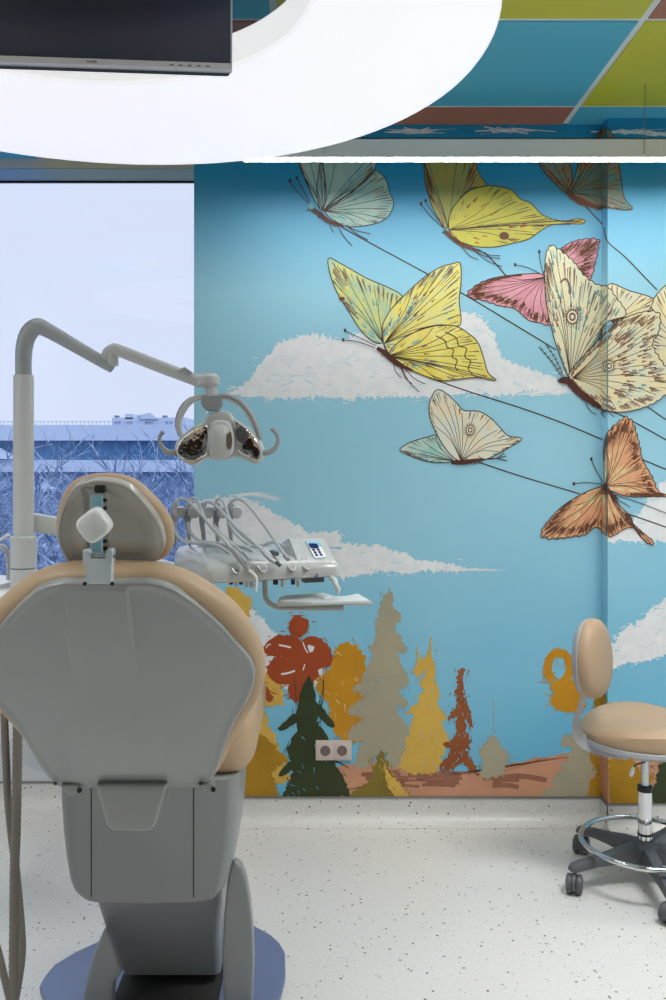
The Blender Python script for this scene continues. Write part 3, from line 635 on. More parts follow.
# ------------------------------------------------------------------ ring lamp, screen, linear lamp
def circ(cx, cy, r, z, n=96): return [Vector((cx + r * math.cos(2 * math.pi * k / n), cy + r * math.sin(2 * math.pi * k / n), z)) for k in range(n)]
RZ = 2.55
ring = thing('ring_lamp', (-.56, 2.18, RZ), 'huge white glowing ring lamp hung under the ceiling around the screen', 'lamp')
glow = emis('ring_diffuser', (.93, .91, .945), .57)
oc, hc_ = (-.56, 2.18), (-.56, 1.91)
rings = [circ(*oc, .978, RZ + .085), circ(*oc, .982, RZ + .06), circ(*oc, .982, RZ + .008), circ(*oc, .976, RZ), circ(hc_[0], hc_[1], .556, RZ), circ(hc_[0], hc_[1], .548, RZ + .008), circ(hc_[0], hc_[1], .546, RZ + .085)]
bm = bmesh.new(); loft(bm, rings[:3], cap=False, mi=1); loft(bm, rings[2:], cap=False); obj('diffuser', bm, [glow, M['white']], ring)
bm = bmesh.new(); loft(bm, [circ(*oc, .96, RZ + .086), circ(*oc, .93, RZ + .10), circ(hc_[0], hc_[1], .58, RZ + .10), circ(hc_[0], hc_[1], .548, RZ + .086)], cap=False); obj('housing', bm, M['white'], ring)
for a in (20, 110, 200, 290):
    bm = bmesh.new(); x, y = oc[0] + .88 * math.cos(R(a)), oc[1] + .88 * math.sin(R(a))
    tube(bm, [(x, y, RZ + .09), (x, y, ZC)], .0015, 6); obj('cable', bm, M['steel'], ring)

tv = thing('monitor', (-.456, 1.80, 2.31), 'black flat monitor with silver lower bezel hanging from the ceiling', 'monitor')
tvm = Matrix.Translation((-.456, 1.80, 2.318)) @ Matrix.Rotation(R(4.6), 4, 'Z') @ Matrix.Rotation(R(-8), 4, 'X')
def tvobj(name, a, b, m, bev=.003, parent=tv):
    bm = box(a, b, bev); bm.transform(tvm); return obj(name, bm, m, parent)
HW = .279
tvobj('back_housing', (-HW + .004, .006, .004), (HW - .004, .035, .345), M['black'], .008)
tvobj('frame', (-HW, 0, .0), (HW, .012, .35), mat('monitor_bezel', (170, 172, 178), .35))
scr = mat('dark_screen', (44, 52, 72), .35, spec=.4)
tvobj('screen', (-HW + .0035, -.0015, .016), (HW - .0035, .002, .345), scr, .0005)
low = tvobj('lower_bezel', (-HW, -.004, .0), (HW, .01, .0145), mat('pale_silver_bezel', (214, 214, 222), .4), .002)
rot = (Matrix.Rotation(R(4.6), 4, 'Z') @ Matrix.Rotation(R(82), 4, 'X')).to_3x3()
text('PHILIPS', .0062, M['dgrey'], tvm @ Vector((0, -.0046, .0065)), rot, low)
for k in range(5): tvobj('button', (HW - .125 + k * .018, -.005, .0045), (HW - .117 + k * .018, -.0035, .0068), M['dgrey'], .0004, low)
bm = bmesh.new(); tube(bm, [(-.456, 1.86, 2.50), (-.456, 1.86, ZC)], .02, 16); obj('ceiling_pole', bm, M['white'], tv)

bar = thing('linear_lamp', (1.04, 3.37, 2.637), 'long white linear lamp hung in front of the butterfly mural', 'lamp')
B0, B1, BY0, BY1, BZ0, BZ1 = -.29, 2.45, 3.34, 3.398, 2.637, 2.708
bm = bmesh.new()
for a, b in (((B0, BY0, BZ0), (B1, BY0 + .004, BZ1)), ((B0, BY1 - .004, BZ0), (B1, BY1, BZ1)), ((B0, BY0, BZ1 - .004), (B1, BY1, BZ1)), ((B0, BY0, BZ0), (B0 + .004, BY1, BZ1)), ((B1 - .004, BY0, BZ0), (B1, BY1, BZ1))): addbox(bm, a, b)
obj('profile', bm, mat('lamp_profile', (240, 242, 242), .45), bar, smooth=False)
obj('diffuser', box((B0 + .004, BY0 + .004, BZ0 + .001), (B1 - .004, BY1 - .004, BZ0 + .008)), emis('linear_diffuser', (1, .985, .95), 34), bar, smooth=False)
for px_ in (.02, 1.2035, 2.3):
    bm = bmesh.new(); x = px_; tube(bm, [(x, BY0 - .003, BZ0 + .02), (x, BY0 - .003, ZC)], .0012, 6); q = obj('suspension_cable', bm, M['alu'], bar)
    bm = bmesh.new(); lathe(bm, [(0, BZ0 + .006), (.004, BZ0 + .008), (.0045, BZ0 + .022), (.002, BZ0 + .03), (0, BZ0 + .031)], (x, BY0 - .0045, 0), 12); obj('cable_grip', bm, M['white'], q)

# ------------------------------------------------------------------ double socket on the mural
so = thing('wall_socket', (.055, YW - .01, .26), 'pale beige double wall socket on the painted trees', 'socket')
sm = mat('pale_beige_plastic', (214, 196, 186), .35)
a, b = P(315.7, 759.5, YW), P(351.5, 739.8, YW); y0 = YW - .002
obj('frame', box((a.x, y0 - .010, a.z), (b.x, y0, b.z), .002), sm, so)
mid = (a.x + b.x) / 2
for x0, x1 in ((a.x + .006, mid - .001), (mid + .001, b.x - .006)):
    ins = obj('socket_insert', box((x0, y0 - .0125, a.z + .006), (x1, y0 - .009, b.z - .006), .001), sm, so)
    cx, cz = (x0 + x1) / 2, (a.z + b.z) / 2
    bm = bmesh.new(); lathe(bm, [(.0215, 0), (.0215, .0012), (.019, .0015), (.0185, .0003), (0, .0003)], (cx, y0 - .0125, cz), 32, (0, -1, 0)); w_ = obj('socket_well', bm, mat('socket_well_plastic', (128, 110, 104), .5), ins)
    bm = bmesh.new()
    for s in (-1, 1): lathe(bm, [(.003, 0), (.003, .0012), (0, .0012)], (cx + s * .0095, y0 - .0125, cz), 10, (0, -1, 0))
    addbox(bm, (cx - .003, y0 - .0145, cz + .014), (cx + .003, y0 - .0125, cz + .0185)); addbox(bm, (cx - .003, y0 - .0145, cz - .0185), (cx + .003, y0 - .0125, cz - .014))
    obj('contact', bm, M['dgrey'], w_)

# ------------------------------------------------------------------ dental chair, seen from behind
AX = -.456
ch = thing('dental_chair', (AX, 2.6, 0), 'grey shelled dental chair with tan upholstery seen from behind', 'dental chair')
n_b = Vector((0, -.888, -.460)).normalized(); p_b = P(133, 787, 2.19)
def mirror_px(right, off, p0=p_b, n=n_b):
    pts = [PN(x, y, p0 + n * off, n) for x, y in right]
    L = [Vector((2 * AX - p.x, p.y, p.z)) for p in reversed(pts)]
    return pts + L
sh_r = [(118, 582), (147, 582), (163, 585), (176.5, 590), (194, 602), (210, 615), (223, 627), (235, 641), (245, 652), (252, 662), (255, 671), (255, 680), (252, 690), (247, 701), (239, 714), (232, 727), (227, 740), (223, 752), (219, 764), (213, 777), (208, 784), (200, 787), (160, 787.5)]
cu_r = [(118, 565), (147, 566), (165, 568.5), (181, 573), (196, 579.5), (210, 588), (223, 597), (235, 607), (244, 617), (252, 628), (258.5, 639), (263, 650), (265.5, 662), (265.5, 674), (263, 686), (257, 698), (249, 710), (241, 723), (233, 738), (226, 754), (218, 768), (208, 776), (160, 777)]
def dome(bm, outline, n, rim, h, disp=None, rings_=26, back=True, edge=.006, cen=None):
    """outline lies on its plane; surface swells by h towards n; rim = skirt depth behind the outline"""
    c = cen or sum(outline, Vector()) / len(outline); n = Vector(n).normalized(); rr = []
    if back: rr.append([c + (p - c) * .96 - n * rim for p in outline])
    rr.append([p - n * rim for p in outline])
    rr.append([p.copy() for p in outline])
    R0 = sum((p - c).length for p in outline) / len(outline)
    for k in range(1, 5):
        a = math.pi / 2 * k / 4; s = 1 - edge * (1 - math.cos(a)) / R0; rr.append([c + (p - c) * s + n * (edge * math.sin(a)) for p in outline])
    s1 = 1 - edge / R0
    for k in range(1, rings_):
        s = s1 * (1 - k / rings_) ; ring_ = []
        for p in outline:
            q = c + (p - c) * s; hh = edge + h * (1 - (s / s1) ** 2.6)
            if disp: hh += disp(q, s)
            ring_.append(q + n * hh)
        rr.append(ring_)
    loft(bm, rr); return bm
def sstep(a, b, x):
    t = max(0, min(1, (x - a) / (b - a))); return t * t * (3 - 2 * t)
def back_disp(q, s):
    u = abs(q.x + .478); z = q.z
    d = .0085 * (1 - sstep(.067, .073, u)) * sstep(1.03, 1.2, z) * (1 - sstep(.95, .99, s))
    d += -.004 * sstep(.98, .93, s)
    d += .003 * (1 - sstep(.11, .135, u)) * (1 - sstep(.90, 1.02, z))
    return d
co = resample(mirror_px(cu_r, -.045), 120)
bm = bmesh.new(); plate(bm, co, n_b, -.045, .04, .036, 6); bc = obj('backrest_cushion', bm, M['beige'], ch)
so_ = resample(mirror_px(sh_r, 0), 420)
bm = bmesh.new(); dome(bm, so_, n_b, .03, .018, back_disp, 60); bs = obj('backrest_shell', bm, M['shell'], ch)
# lower cover tab, hinge lugs
tb = [P(x, y, 2.152) for x, y in ((96.5, 785), (166.5, 785), (165.5, 791), (161, 806), (155, 826), (149, 832), (112, 832), (106, 826), (101, 806), (97, 792))]
bm = bmesh.new(); plate(bm, resample(tb, 90), (0, 1, 0), 0, .12, .008, 4); obj('lower_cover', bm, M['shell'], ch)
for pts in (((61, 785), (79, 785), (79, 790), (74, 796), (69, 796), (62, 790)), ((198, 784), (214, 784), (214, 792), (209, 797), (203, 797), (200, 790))):
    bm = bmesh.new(); plate(bm, [P(x, y, 2.17) for x, y in pts], (0, 1, 0), 0, .03, .003, 2); lg = obj('hinge_lug', bm, M['shell'], ch)
    bm = bmesh.new(); cx = sum(p[0] for p in pts) / 6; lathe(bm, [(0, 0), (.006, 0), (.006, .004), (0, .004)], P(cx + (9 if cx < 100 else 7), 790 if cx < 100 else 789, 2.168), 14, (0, -1, 0)); obj('hinge_pin', bm, M['black'], lg)
for x in (55.5, 201):
    bm = bmesh.new(); lathe(bm, [(0, 0), (.0045, 0), (.0045, .003), (0, .003)], PN(x, 783, p_b + n_b * .012, n_b), 12, n_b); obj('screw_cap', bm, M['black'], bs)
# seat cushion beyond the backrest
bm = box((AX - .20, 2.38, .665), (AX + .283, 2.95, .885), .085, 7); obj('seat_cushion', bm, M['beige'], ch)
# seat housing
ho = [(58, 775), (59, 800), (61, 830), (64, 855), (68, 878), (73, 890), (82, 897), (92, 899), (150, 900.5), (206, 899), (216, 897), (225, 890), (230, 878), (234, 855), (237, 830), (239, 800), (240, 775)]
ho = [P(x, y, 2.40) for x, y in ho]
bm = bmesh.new()
hr = resample(ho, 120); c = sum(hr, Vector()) / len(hr)
def hring(sx_, sz_, Y): return [Vector((c.x + (p.x - c.x) * sx_, Y, c.z + (p.z - c.z) * sz_)) for p in hr]
loft(bm, [hring(.86, .97, 2.375), hring(.90, .985, 2.378), hring(.955, .995, 2.39), hring(.985, 1, 2.42), hring(1, 1, 2.47), hring(.99, 1, 2.68), hring(.96, 1, 2.74)])
sh = obj('seat_housing', bm, M['shell2'], ch)
for x in (91, 193.5):
    a = P(x, 899, 2.372); b = P(x, 787, 2.372)
    obj('seam', box((a.x - .0012, 2.374, a.z + .004), (a.x + .0012, 2.40, b.z)), M['dark'], sh, smooth=False)
# lift arm
def quadring(xl, xr, yt, Y0, Y1, z=None):
    zt = CAM.z - (yt - PY) / FPX * Y0
    X0, X1 = (xl - PX) / FPX * Y0, (xr - PX) / FPX * Y0
    return X0, X1, zt
bm = bmesh.new(); rr = []
for (xl, xr, y_, Y0, dy) in ((93, 222, 890, 2.46, .3), (96, 222, 903, 2.47, .3), (107, 219, 938, 2.53, .26), (119, 220, 968, 2.55, .22), (123, 220, 975, 2.56, .18)):
    X0, X1, z = quadring(xl, xr, y_, Y0, 0); r_ = .02; q = []
    for (cx, cy, a0) in ((X1 - r_, Y0 + r_, -90), (X1 - r_, Y0 + dy - r_, 0), (X0 + r_, Y0 + dy - r_, 90), (X0 + r_, Y0 + r_, 180)):
        for k in range(6): a = R(a0 + 18 * k); q.append(Vector((cx + r_ * math.cos(a), cy + r_ * math.sin(a), max(z, .035))))
    rr.append(q)
loft(bm, rr); obj('lift_arm', bm, M['shell2'], ch)
# base: plate, side covers, dark well between
pl_ = [(97, 942), (75, 952), (54, 965), (44, 977), (39.5, 986)]
fl = [PF(x, y, .022) for x, y in pl_]; fr = [PF(x, y, .022) for x, y in [(285.5, 974), (285, 952), (279, 942), (270, 934), (254, 925.6)]]
front = [Vector((-.76, 2.50, .022)), Vector((-.70, 2.36, .022)), Vector((-.60, 2.24, .022)), Vector((-.32, 2.24, .022)), Vector((-.2, 2.30, .022)), Vector((-.125, 2.42, .022)), Vector((-.112, 2.52, .022))]
back = [Vector((-.27, 3.02, .022)), Vector((-.45, 3.05, .022)), Vector((-.60, 3.02, .022))]
ol = fl + front + fr + back
bm = bmesh.new(); plate(bm, resample(ol, 140), (0, 0, -1), 0, .0215, .003, 2); obj('base_plate', bm, M['plate'], ch)
def cheek(px_, Y0, Y1, name='side_cover'):
    o_ = [P(x, y, Y0) for x, y in px_]
    bm = bmesh.new(); plate(bm, resample(o_, 90), (0, 1, 0), 0, Y1 - Y0, .012, 4); return obj(name, bm, M['shell2'], ch)
cheek([(224, 1016), (222, 960), (224, 915), (227, 885), (230, 868), (235, 862), (241, 866), (246, 878), (250, 900), (253, 930), (254, 960), (252, 1016)], 2.42, 2.46)
cheek([(80, 1016), (84, 990), (92, 958), (102, 934), (106, 928), (109, 936), (114, 952), (121, 974), (115, 982), (113, 990), (113, 1016)], 2.43, 2.47)
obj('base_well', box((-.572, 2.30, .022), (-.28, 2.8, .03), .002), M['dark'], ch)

# headrest
n_h = Vector((0, -.94, -.34)).normalized(); p_h = P(113, 520, 1.95)
hc = [(85, 479), (99.7, 477), (116.6, 478), (134.6, 484), (148, 495), (161.6, 509.5), (170.6, 525), (173, 539), (170.6, 552), (163, 560), (150, 563), (110, 564), (75, 563), (66, 558), (60, 550), (55.8, 536), (55, 522), (59, 503), (69, 486)]
hs = [(80.5, 483.6), (94, 480), (114, 481.4), (128, 486), (139, 496), (152.6, 512), (161.6, 527.5), (165, 543), (162.7, 552), (157, 559), (148, 562), (110, 563), (72, 562), (66, 558), (61.5, 550), (58, 539), (57.5, 527), (61.4, 509.5), (70.4, 491.5)]
def pl_out(px_, p0, n, off, N): return resample(smoothpath([PN(x, y, p0 + n * off, n) for x, y in px_], 5, True), N)
hd = thing
bm = bmesh.new(); plate(bm, pl_out(hc, p_h, n_h, -.03, 110), n_h, -.045, .010, .024, 6); hcu = obj('headrest_cushion', bm, M['beige'], ch)
Xb = PN(97, 520, p_h, n_h).x; zs = PN(97, 494, p_h, n_h).z
def head_disp(q, s):
    u = q.x - Xb; z = q.z
    low_ = 1 - sstep(zs - .02, zs + .015, z + max(0, abs(u) - .03) * .55)           # recess under two raised shoulders
    d = -.018 * low_ * (1 - sstep(.075, .115, abs(u - .012))) * (1 - sstep(.80, .97, s) * .7)
    d += -.014 * (1 - sstep(.018, .026, abs(u))) * (1 - sstep(zs + .012, zs + .02, z))
    return d
so2 = pl_out(hs, p_h, n_h, 0, 150)
bm = bmesh.new(); dome(bm, so2, n_h, .02, .024, head_disp, 60); hsh = obj('headrest_shell', bm, mat('grey_beige_plastic', (176, 172, 164), .2, coat=.3), ch)
q0, q1 = PN(95, 493, p_h + n_h * .021, n_h), PN(105, 485, p_h + n_h * .021, n_h)
obj('slot', box((q0.x, q0.y - .008, q0.z), (q1.x, q0.y + .006, q1.z), .003), M['dark'], hsh)
# headrest rail, knob, clamp
rail = mat('blue_tinted_metal', (158, 204, 218), .25, .35)
bm = bmesh.new(); A = P(97, 495, 1.895); B = P(97, 562, 1.868); w2 = .0125
loft(bm, [[p + Vector((dx, dy, 0)) for dx, dy in ((-w2, -.002), (-w2 + .002, -.004), (w2 - .002, -.004), (w2, -.002), (w2, .004), (-w2, .004))] for p in (A, A.lerp(B, .5) + Vector((0, -.004, 0)), B)]); rl = obj('headrest_rail', bm, rail, ch)
for y in (500, 508, 541, 548):
    bm = bmesh.new(); lathe(bm, [(0, -.002), (.004, -.002), (.004, .006), (0, .006)], P(105.5, y, 1.88), 10, (0, -1, 0)); obj('rail_bolt', bm, M['black'], rl)
kc = P(93.5, 525.8, 1.83); KO = []
for k in range(80):
    a = 2 * math.pi * k / 80; p_ = 3.4; r_ = .0305 / ((abs(math.cos(a)) ** p_ + abs(math.sin(a)) ** p_) ** (1 / p_)); b = a + R(38); KO.append(kc + Vector((r_ * math.cos(b), 0, r_ * math.sin(b))))
bm = bmesh.new(); dome(bm, resample(KO, 80), (0, -1, -.12), .022, .003, None, 12, edge=.012); obj('headrest_knob', bm, M['white'], ch)
bm = bmesh.new(); tube(bm, [kc, kc + Vector((0, .04, 0))], .010, 16); obj('knob_spindle', bm, M['dgrey'], ch)
bm = bmesh.new(); Yc = 1.85
for pts in ([(82.5, 551), (88, 550.5), (90, 553), (90, 559), (105.5, 559), (105.5, 553), (107, 550), (111.5, 550), (113, 554), (111.5, 566), (111, 584), (86.5, 584), (85, 568), (82.5, 562)],):
    plate(bm, resample([P(x, y, Yc) for x, y in pts], 90), (0, 1, .1), 0, .028, .0015, 2)
cl = obj('headrest_clamp', bm, mat('pale_satin_metal', (216, 224, 228), .22, .2), ch)
bm = bmesh.new(); lathe(bm, [(0, -.006), (.007, -.006), (.0078, -.004), (.0078, .004), (0, .004)], P(112, 555, 1.86), 18, (1, 0, 0)); tube(bm, [P(84, 555, 1.86), P(112, 555, 1.86)], .005, 12); obj('clamp_pin', bm, M['chrome'], cl)
for x in (85, 112.5):
    bm = bmesh.new(); lathe(bm, [(0, 0), (.004, 0), (.004, .004), (0, .004)], P(x, 583.5, 1.845), 12, (0, -1, 0)); obj('clamp_recess', bm, M['black'], cl)

# ------------------------------------------------------------------ cuspidor cabinet and hoses on the left
cu = thing('spittoon_unit', (-1.05, 2.75, 0), 'white spittoon cabinet beside the dental chair left of the grey post', 'dental unit')
bm = bmesh.new()
zt = 1.128
secs = []
for (x0, x1, z) in ((-1.22, -.84, .715), (-1.25, -.80, .72), (-1.26, -.78, .75), (-1.27, -.76, .90), (-1.28, -.735, 1.06), (-1.29, -.735, zt - .03), (-1.288, -.74, zt - .008), (-1.275, -.76, zt)):
    r_ = .06; q = []
    for (cx, cy, a0) in ((x1 - r_, 2.60 + r_, -90), (x1 - r_, 3.0 - r_, 0), (x0 + r_, 3.0 - r_, 90), (x0 + r_, 2.60 + r_, 180)):
        for k in range(7): a = R(a0 + 15 * k); q.append(Vector((cx + r_ * math.cos(a), cy + r_ * math.sin(a), z)))
    secs.append(q)
loft(bm, secs); obj('cabinet', bm, M['white'], cu)
bm = bmesh.new(); lathe(bm, [(.0, zt + .001), (.10, zt + .004), (.14, zt + .014), (.15, zt + .014), (.15, zt - .002), (0, zt - .004)], (-1.10, 2.80, 0), 40); obj('bowl', bm, M['white'], cu)
bm = bmesh.new(); tube(bm, smoothpath([P(9, 580, 2.8), P(8.5, 560, 2.8), P(6.5, 551, 2.8), P(2, 546.5, 2.8), P(-4, 547, 2.8)], 5), .0085, 12); obj('rinse_spout', bm, M['silver'], cu)
bm = bmesh.new(); tube(bm, [P(9, 534.5, 2.85), P(-2, 541, 2.85), P(-14, 560, 2.85), P(-14, 575, 2.85)], .006, 10); obj('cup_filler', bm, M['white'], cu)
obj('mounting_arm', box((-.90, 2.66, .735), (-.66, 2.76, .80), .02, 3), M['shell2'], cu)
bm = bmesh.new(); loft(bm, [[P(x, y, Y) for x, y in ((22, 728), (34, 744), (50, 776), (40, 772), (22, 764))] for Y in (2.56, 2.62)]); obj('lower_skirt', bm, mat('pale_blue_grey_plastic', (196, 204, 210), .3), cu)

for i, (pts, r_, lab) in enumerate((
    ([(4, 690, 2.29), (4.5, 722, 2.29), (6, 760, 2.29), (8, 800, 2.30), (12, 840, 2.32), (16, 870, 2.33), (19, 900, 2.33), (21.5, 930, 2.33), (22, 955, 2.32), (18, 985, 2.31), (14, 1008, 2.3), (11, 1040, 2.3)], .0098, 'thin ribbed grey suction hose crossing over to the right below the chair'),
    ([(17.5, 700, 2.29), (17.5, 735, 2.29), (17, 780, 2.28), (16, 830, 2.27), (14.5, 870, 2.27), (14, 920, 2.26), (13.5, 970, 2.25), (14, 1010, 2.25), (16, 1050, 2.25)], .0118, 'thick straight ribbed grey hose hanging beside the chair shell'),
    ([(-14, 900, 2.12), (-8, 930, 2.12), (-1, 955, 2.12), (5, 980, 2.12), (11, 1004, 2.12), (18, 1030, 2.12)], .0088, 'ribbed grey hose entering low at the left picture edge'))):
    bm = bmesh.new(); path = smoothpath([P(*p) for p in pts], 26); rr = [r_ * (1 + .045 * math.sin(k * math.pi / 2)) for k in range(len(path))]
    tube(bm, path, rr, 12); tag(obj('suction_hose', bm, M['ribbed']), lab, 'hose', 'suction hoses at the left of the dental chair')

# ------------------------------------------------------------------ operating light on its post
YL = 2.75
ol_ = thing('operating_light', (-.906, YL, .9), 'grey dental operating light on a bent arm over the chair', 'operating light')
c0 = (23.6 - 320) / 900 * YL
bm = bmesh.new(); z0 = CAM.z - (567 - 450) / 900 * YL; z1 = CAM.z - (375 - 450) / 900 * YL
lathe(bm, [(0, zt), (.0305, zt), (.0305, z1 - .003), (.0285, z1), (0, z1)], (c0, YL, 0), 40); obj('post', bm, M['cream'], ol_)
zs0, zs1 = z0, CAM.z - (536 - 450) / 900 * YL
bm = bmesh.new(); lathe(bm, [(.032, zs0 - .002), (.0395, zs0), (.0395, zs1 - .003), (.037, zs1), (.031, zs1)], (c0, YL, 0), 40); lathe(bm, [(.03, zt + .0005), (.0395, zt + .0005), (.0395, zs0 - .004), (.03, zs0 - .003)], (c0, YL, 0), 40); obj('post_sleeve', bm, M['cream'], ol_)
bm = bmesh.new()
path = smoothpath([P(23.6, 378, YL), P(23.4, 362, YL), P(24.5, 346, YL - .005), P(29, 333, YL - .01), P(37.5, 326.5, YL - .015), P(48, 330.5, YL - .02), P(70, 343, YL - .03), P(95, 357.5, YL - .045), P(112.5, 367.5, YL - .05)], 8)
tube(bm, path, [.0245, .0245, .0255, .0265, .026, .0225, .020, .0185, .017], 24); obj('lower_arm', bm, mat('satin_grey_tube', (172, 177, 180), .22, .1), ol_)
bm = bmesh.new(); lathe(bm, [(0, 0), (.016, 0), (.018, .004), (.018, .05), (.016, .055), (0, .055)], P(112.5, 366, YL - .05), 24); obj('elbow_joint', bm, M['cream'], ol_)
bm = bmesh.new(); A, B = P(107, 356, YL - .05), P(201, 382, YL - .10)
path = smoothpath([P(106.5, 360, YL - .05), P(107.5, 354, YL - .05), P(113, 350, YL - .05), P(120, 351, YL - .055), P(160, 366.5, YL - .08), P(202, 382.5, YL - .10)], 8)
tube(bm, path, [.014, .018, .019, .0185, .0185, .0175], 24); ua = obj('upper_arm', bm, M['cream'], ol_)
bm = bmesh.new(); tube(bm, [P(178, 371, YL - .108), P(184, 369.5, YL - .112), P(192, 373.5, YL - .115)], [.003, .0085, .004], 12, flat=.6); obj('arm_grip', bm, M['silver'], ua)
YH = 2.64
bm = bmesh.new(); lathe(bm, [(0, 0), (.026, 0), (.031, .006), (.031, .026), (.022, .036), (0, .038)], P(209, 386, YH), 28); lathe(bm, [(0, -.03), (.0175, -.03), (.0175, .002), (0, .002)], P(211, 386, YH), 24); tube(bm, [P(197, 381, YH + .01), P(209, 380.5, YH)], .020, 18); obj('swivel_joint', bm, M['cream'], ol_)
bm = bmesh.new(); plate(bm, resample([P(x, y, YH - .015) for x, y in ((200.5, 395), (221, 395), (222, 405), (217, 411), (206, 411), (201, 405))], 48), (0, 1, 0), 0, .04, .005, 3); obj('yoke_block', bm, M['mgrey'], ol_)
for pts, m in ((((203, 396.5), (194, 399), (186, 406), (180.5, 416), (179, 427), (181.5, 437)), M['cream']), (((219, 396), (230, 397), (241, 403), (250, 414), (256, 427), (260.5, 440)), M['mgrey'])):
    bm = bmesh.new(); tube(bm, smoothpath([P(x, y, YH) for x, y in pts], 6), [.0085, .009, .0095, .009, .008, .006], 14, flat=1.5); obj('yoke_arm', bm, m, ol_)
    if m is M['mgrey']:
        bm = bmesh.new(); tube(bm, smoothpath([P(x - 1.6, y + 2.2, YH - .006) for x, y in pts[:5]], 6), [.004, .005, .005, .005, .004], 10); obj('yoke_arm_inlay', bm, M['cream'], ol_)
    else:
        bm = bmesh.new(); tube(bm, smoothpath([P(x - 2.6, y - 1.5, YH + .004) for x, y in pts[1:]], 6), [.004, .005, .005, .004, .003], 10); obj('yoke_arm_inlay', bm, M['mgrey'], ol_)
bm = bmesh.new(); tube(bm, smoothpath([P(207.5, 411, YH - .02), P(206.5, 416, YH - .025), P(205.5, 421, YH - .02)], 4), .0022, 8); obj('cable', bm, M['steel'], ol_)
lh = [(174.8, 449), (176.2, 443), (180, 437.5), (190.4, 428.5), (204.9, 421), (209.7, 414), (219, 411.2), (229, 412), (233.7, 418.9), (245.7, 426), (257.7, 437), (263.5, 449), (262.5, 458.5), (256.5, 463.8), (247, 460.5), (236, 457), (230, 459.3), (219, 460.6), (209.7, 458.3), (203.7, 459), (194, 465.5), (185.6, 463), (177, 456)]
ho2 = resample(smoothpath([P(x, y, YH) for x, y in lh], 4, True), 120)
bm = bmesh.new(); plate(bm, ho2, (0, 1, 0), -.012, .055, .010, 4); hdn = obj('lamp_head', bm, M['cream'], ol_)
mir = mat('reflector_mirror', (225, 222, 218), .05, 1, bump=1.0, bscale=55)
for pts, m, nm in ((((177.5, 449), (181, 441), (190, 433), (203, 426.5), (208, 427), (209, 440), (207, 453), (203.5, 456.5), (193, 461.5), (184, 459), (179, 455)), mir, 'reflector'), (((235, 421), (243, 426.5), (254, 437), (260.5, 450), (259.5, 458), (255.5, 460.5), (247, 456), (238, 451), (235, 436)), mir, 'reflector')):
    o_ = resample(smoothpath([P(x, y, YH - .0125) for x, y in pts], 3, True), 60); c_ = sum(o_, Vector()) / len(o_)
    bm = bmesh.new(); loft(bm, [[c_ + (p - c_) * s + Vector((0, d, 0)) for p in o_] for s, d in ((1.03, .004), (1.02, -.007), (.97, -.008), (.93, -.005), (.7, -.0035), (.4, -.0025), (.1, -.002))]); obj(nm, bm, m, hdn)
o_ = resample(smoothpath([P(x, y, YH - .019) for x, y in ((236, 431), (240, 426.5), (246, 429), (248, 437), (243, 443), (238, 440))], 4, True), 40)
bm = bmesh.new(); plate(bm, o_, (0, 1, 0), -.004, .004, .002, 2); obj('lens_cap', bm, M['dgrey'], hdn)
o_ = resample(smoothpath([P(x, y, YH - .03) for x, y in ((209, 428), (213, 421.5), (222, 420), (230, 423), (233.5, 434), (234, 446), (231, 455), (221, 459), (211, 456.5), (208, 444))], 4, True), 80)
bm = bmesh.new(); dome(bm, o_, (0, -1, 0), .03, .022, None, 14, edge=.012); pod = obj('lamp_pod', bm, M['cream'], hdn)
o_ = resample(smoothpath([P(x, y, YH - .060) for x, y in ((227.5, 437), (230, 431), (231.8, 437), (231.5, 446), (229, 450), (227.5, 445))], 3, True), 30)
bm = bmesh.new(); plate(bm, o_, (0, 1, 0), 0, .012, .001, 1); obj('sensor_window', bm, mat('amber_grey_window', (120, 104, 88), .3), pod)
for pts in (((176, 453), (168, 452), (162, 447), (159.6, 440), (160.5, 435), (163.5, 432)), ((262, 453), (269, 452), (275, 448), (278, 441), (276.5, 434), (271.5, 428.5))):
    bm = bmesh.new(); tube(bm, smoothpath([P(x, y, YH) for x, y in pts], 6), [.0095, .009, .0075, .006, .0058, .0062], 14); obj('grab_handle', bm, M['mgrey'], ol_)

# ------------------------------------------------------------------ instrument console
ang = R(17); ex = Vector((math.cos(ang), math.sin(ang), 0)); ey = Vector((-math.sin(ang), math.cos(ang), 0)); O_ = Vector(((210 - 320) / 900 * 2.55, 2.55, 0)); ZB = 1.55 - 134 / 900 * 2.55
def L(a, b, z): return O_ + ex * a + ey * b + Vector((0, 0, ZB + z))
cn = thing('instrument_console', L(.19, .2, 0), 'pale grey instrument console with keypad and tray beside the tan chair', 'instrument console')
prof = [(.012, 0), (.002, .004), (0, .014), (.001, .030), (.008, .044), (.024, .056), (.06, .064), (.12, .071), (.20, .078), (.28, .080), (.33, .076), (.36, .064), (.372, .044), (.374, .020), (.366, .004), (.35, 0)]
def sec(a, s, sb=1.0, dz=0):
    cb, cz = .187, .03
    return [L(a - (cb + (b - cb) * s) * .13 * (1 - a / .39), cb + (b - cb) * s, cz + (z - cz) * sb + dz) for b, z in prof]
bm = bmesh.new()
loft(bm, [sec(-.006, .90, .60, .0), sec(-.003, .95, .78), sec(.004, .985, .92), sec(.014, 1, 1), sec(.05, 1, 1.06, .001), sec(.10, 1, 1.02), sec(.18, 1, .96), sec(.26, 1, .92), sec(.34, 1, .9), sec(.372, 1, .88), sec(.383, .985, .80), sec(.390, .95, .66), sec(.392, .9, .5)])
M['console'] = mat('pale_console_plastic', (194, 197, 196), .2, coat=.3)
cb_ = obj('console_body', bm, M['console'], cn)
